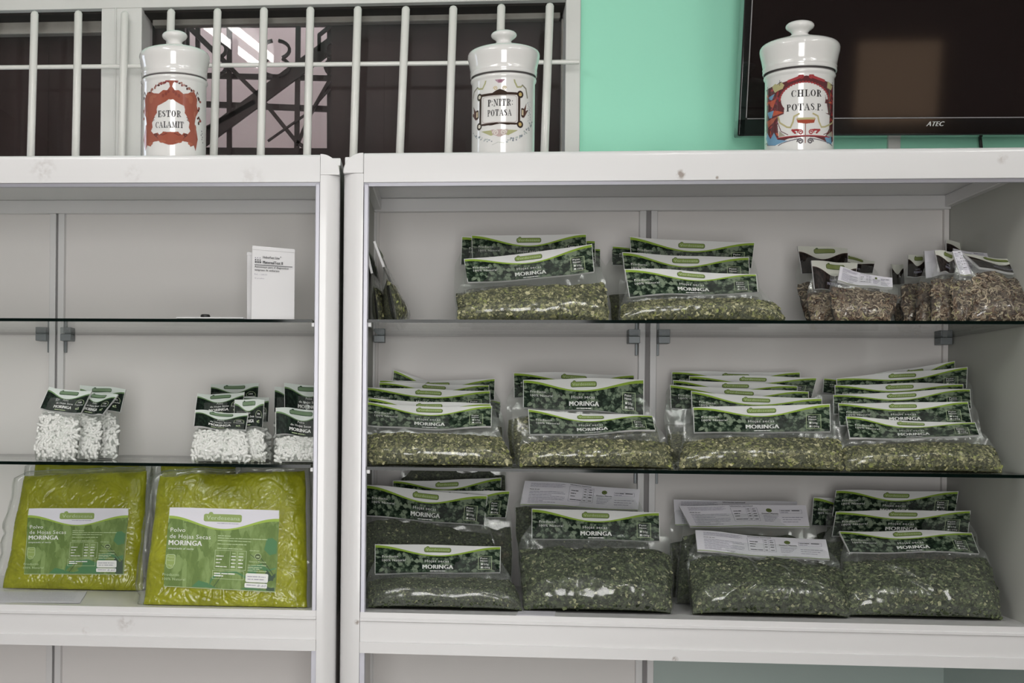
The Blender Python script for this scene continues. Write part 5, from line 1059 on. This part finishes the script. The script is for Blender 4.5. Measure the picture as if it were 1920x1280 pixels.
def painter_nitr(R_, hb, mpp):
    R = Ras(-78, 78, 0, hb*1000-16, .5); k = mpp*1000/4.41; top = hb*1000; T = lambda x, y: (arc_x(R_, (x-28)*k), top-(y-625)*k); rnd = random.Random(4)
    OL = (.42, .42, .22); PK = (.52, .40, .38); GOLD = (.55, .42, .16)
    for sg in (-1, 1):
        R.line([T(sg*40, 676), T(sg*80, 672), T(sg*112, 680), T(sg*120, 715), T(sg*140, 755), T(sg*170, 750), T(sg*182, 735)], 13*k, OL); R.line([T(sg*182, 735), T(sg*210, 760), T(sg*222, 830)], 3, (.25, .24, .18))
        R.spiral(*T(sg*36, 765), 18*k, sg, 1, 1.2, GOLD)
    R.put(R.inpoly([T(-50, 678), T(50, 682), T(36, 700), T(14, 722), T(-14, 722), T(-34, 704)]), (.42, .27, .33)); R.put(R.ell(*T(0, 705), 16*k, 14*k), (.3, .14, .2))
    for sg in (-1, 1): R.put(R.inpoly([T(sg*150, 1105), T(sg*60, 1105), T(sg*50, 1145), T(sg*70, 1150)]), OL)
    R.put(R.inpoly([T(-70, 1100), T(70, 1100), T(56, 1140), T(10, 1160), T(-10, 1160), T(-56, 1140)]), PK)
    for sg in (-1, 1): R.spiral(*T(sg*32, 1126), 24*k, sg, 1, 2.0, (.75, .70, .66))
    fr = [T(-165, 800), T(-60, 800), T(-30, 782), T(0, 772), T(30, 782), T(60, 798), T(165, 800), T(165, 1060), T(60, 1065), T(0, 1055), T(-60, 1065), T(-165, 1060)]
    R.put(R.inpoly(fr), (.035, .018, .012)); i0 = [T(-148, 822), T(148, 820), T(148, 1046), T(-148, 1044)]; R.clear(R.inpoly(i0))
    for (x, y) in ((-165, 820), (165, 812), (-165, 1060), (165, 1056)): c = T(x, y); R.put(R.ell(*c, 30*k), (.035, .018, .012)); R.put(R.ell(*c, 15*k), GOLD if x > 0 else (.7, .66, .58))
    R.clear(R.inpoly([T(-138, 832), T(138, 830), T(138, 1036), T(-138, 1034)])); R.line([T(-136, 836), T(-120, 828), T(120, 826), T(138, 836), T(138, 1030), T(120, 1042), T(-120, 1040), T(-138, 1028), T(-136, 836)], 1.0, (.45, .38, .36))
    for sg in (-1, 1):
        R.put(R.inpoly([T(sg*178, 920), T(sg*196, 925), T(sg*215, 875), T(sg*210, 940), T(sg*232, 925), T(sg*212, 970), T(sg*196, 1000), T(sg*178, 1000)]), (.10, .04, .03)); R.put(R.inpoly([T(sg*172, 925), T(sg*196, 925), T(sg*196, 990), T(sg*172, 990)]), (.035, .018, .012)); R.put(R.inpoly([T(sg*178, 935), T(sg*192, 935), T(sg*192, 980), T(sg*178, 980)]), (.62, .52, .36))
    for i in range(70):
        t = i/69; a = PI*(.12+.86*t)+PI; x = 250*math.cos(a)*1.02; y = 1010-190*math.sin(a)*1.0
        if abs(x) < 60: continue
        c = T(x+rnd.uniform(-9, 9), y+rnd.uniform(-12, 12)); R.put(R.ell(c[0], c[1], rnd.uniform(5, 10)*k, rnd.uniform(4, 9)*k), rnd.choice([(.34, .38, .40), (.48, .52, .50), (.22, .25, .28)]))
    for i in range(26): c = T(235+rnd.uniform(-12, 14), 860+i*8); R.put(R.ell(c[0], c[1], rnd.uniform(2.5, 5)*k), rnd.choice([(.34, .38, .42), (.18, .2, .25)]))
    R.line([T(-60, 1225), T(-10, 1205), T(40, 1212)], .8, (.55, .55, .5))
    R.glyphs('P:NITR:', T(2, 0)[0], T(0, 908)[1], 52*k, INK, .12, 208*k); R.glyphs('POTASA', T(-4, 0)[0], T(0, 990)[1], 50*k, INK, .12, 202*k)
    return R
def painter_chlor(R_, hb, mpp):
    R = Ras(-80, 80, 0, hb*1000-16, .5); k = mpp*1000/4.74; top = hb*1000; T = lambda x, y: (arc_x(R_, x*k), top-(y-515)*k); rnd = random.Random(9); C = lambda x, y: T(x-422, y)
    RED = (.32, .035, .04); BL = (.16, .33, .50); YE = (.48, .43, .22); DR = (.10, .02, .025); OR = (.48, .09, .045); BK = (.03, .02, .03)
    R.put(R.inpoly([C(145, 668), C(300, 640), C(480, 600), C(640, 640), C(706, 660), C(712, 1150), C(690, 1200), C(560, 1150), C(470, 1145), C(330, 1155), C(220, 1200), C(150, 1180), C(140, 1000)]), DR)
    for i in range(60):
        x, y = rnd.choice([(rnd.uniform(145, 250), rnd.uniform(690, 1120)), (rnd.uniform(680, 712), rnd.uniform(690, 1150))]); c = C(x, y); a = rnd.uniform(0, PI); l = rnd.uniform(14, 34)*k
        R.put(R.inpoly([(c[0]-math.cos(a)*l, c[1]-math.sin(a)*l), (c[0]-math.sin(a)*l*.35, c[1]+math.cos(a)*l*.35), (c[0]+math.cos(a)*l, c[1]+math.sin(a)*l), (c[0]+math.sin(a)*l*.35, c[1]-math.cos(a)*l*.35)]), rnd.choice([RED, OR, RED, (.2, .03, .06)]))
    R.put(R.inpoly([C(160, 790), C(230, 780), C(200, 850), C(180, 840)]), OR); R.put(R.inpoly([C(195, 880), C(240, 890), C(292, 915), C(236, 925), C(200, 930)]), OR); R.put(R.inpoly([C(145, 960), C(240, 940), C(200, 990), C(160, 1020)]), (.40, .10, .06))
    R.put(R.inpoly([C(160, 745), C(212, 730), C(190, 780), C(170, 770)]), BL); R.put(R.inpoly([C(150, 880), C(205, 880), C(190, 940), C(168, 940)]), BL)
    R.put(R.inpoly([C(150, 1060), C(180, 1130), C(210, 1080), C(240, 1150), C(330, 1172), C(220, 1198), C(160, 1180), C(140, 1110)]), BL); R.put(R.inpoly([C(640, 1150), C(690, 1090), C(700, 1190), C(660, 1196)]), BL)
    R.put(R.inpoly([C(190, 660), C(215, 640), C(240, 655), C(265, 632), C(295, 668), C(280, 700), C(240, 710), C(215, 720), C(200, 690)]), YE); R.put(R.inpoly([C(660, 640), C(705, 660), C(690, 712), C(655, 700)]), YE)
    # white fields
    R.clear(R.ell(C(465, 0)[0], C(0, 800)[1], 205*k*1.0, 140*k)); R.clear(R.inpoly([C(245, 940), C(300, 925), C(640, 925), C(680, 940), C(676, 1060), C(640, 1140), C(250, 1140), C(240, 1020)]))
    for i in range(26): a = PI*i/25; c = C(465+208*math.cos(a), 800-142*math.sin(a)); R.put(R.ell(c[0], c[1], 11*k), RED)
    for i in range(22): a = PI*(i+.5)/22; c = C(465+190*math.cos(a), 800-126*math.sin(a)); R.clear(R.ell(c[0], c[1], 13*k, 12*k))
    for sg in (-1, 1):
        R.spiral(*C(480+sg*42, 608), 22*k, sg, 1, 2.6, RED); R.line([C(480+sg*60, 612), C(480+sg*100, 626), C(480+sg*150, 640)], 5, RED)
        R.line([C(480+sg*235, 945), C(480+sg*222, 1000), C(480+sg*160, 1050), C(480+sg*130, 1056), C(480+sg*110, 1010), C(480+sg*100, 960), C(480+sg*60, 940)], 3.0, YE)
        R.line([C(480+sg*238, 1000), C(480+sg*210, 1080), C(480+sg*150, 1120)], 1.4, DR); R.spiral(*C(480+sg*45, 1105), 24*k, sg, 1, 2.0, RED); R.line([C(480+sg*60, 1085), C(480+sg*115, 1082), C(480+sg*90, 1110)], 3.6, RED)
        R.spiral(*C(476+sg*42, 1186), 26*k, sg, 1, 2.4, (.12, .11, .12)); R.line([C(476+sg*40, 1160), C(476+sg*120, 1172), C(476+sg*200, 1190), C(476+sg*228, 1204)], 1.6, (.12, .11, .14))
        R.put(R.inpoly([C(478+sg*222, 1075), C(478+sg*228, 1128), C(478+sg*170, 1128)]), (.35, .33, .26))
    R.clear(R.inpoly([C(300, 840), C(655, 840), C(668, 925), C(292, 925)]))
    R.put(R.inpoly([C(400, 982), C(560, 982), C(548, 1022), C(480, 1030), C(410, 1018)]), (.36, .07, .04)); R.put(R.inpoly([C(405, 976), C(556, 976), C(552, 994), C(408, 994)]), YE)
    R.line([C(240, 1136), C(680, 1136)], 2.2, RED); R.line([C(476, 1030), C(476, 1200)], 1.6, (.3, .12, .1))
    for x, y in ((150, 668), (255, 640), (700, 660), (130, 1160), (126, 1040)): R.line([C(x-14, y+4), C(x+14, y-4)], 1.3, BK); R.line([C(x, y-22), C(x, y+22)], 1.3, BK)
    R.glyphs('CHLOR', C(488, 0)[0], C(0, 784)[1], 56*k, INK, .10, 272*k); R.glyphs('POTAS.P.', C(474, 0)[0], C(0, 908)[1], 58*k, INK, .11, 325*k)
    return R
jar('white porcelain jar with brown-red painted cartouche, on the left cabinet', 327, .085, CABL, 57, 150, 131, 119, painter_estor)
jar('white porcelain jar with black and gold painted frame, before the window bars', 944, .085, CABR, 56, 147, 135, 118, painter_nitr)
jar('white porcelain jar with red, blue and yellow painted scrolls, in front of the television', 1499, .078, CABR, 38, 139, 148, 127, painter_chlor, .0)
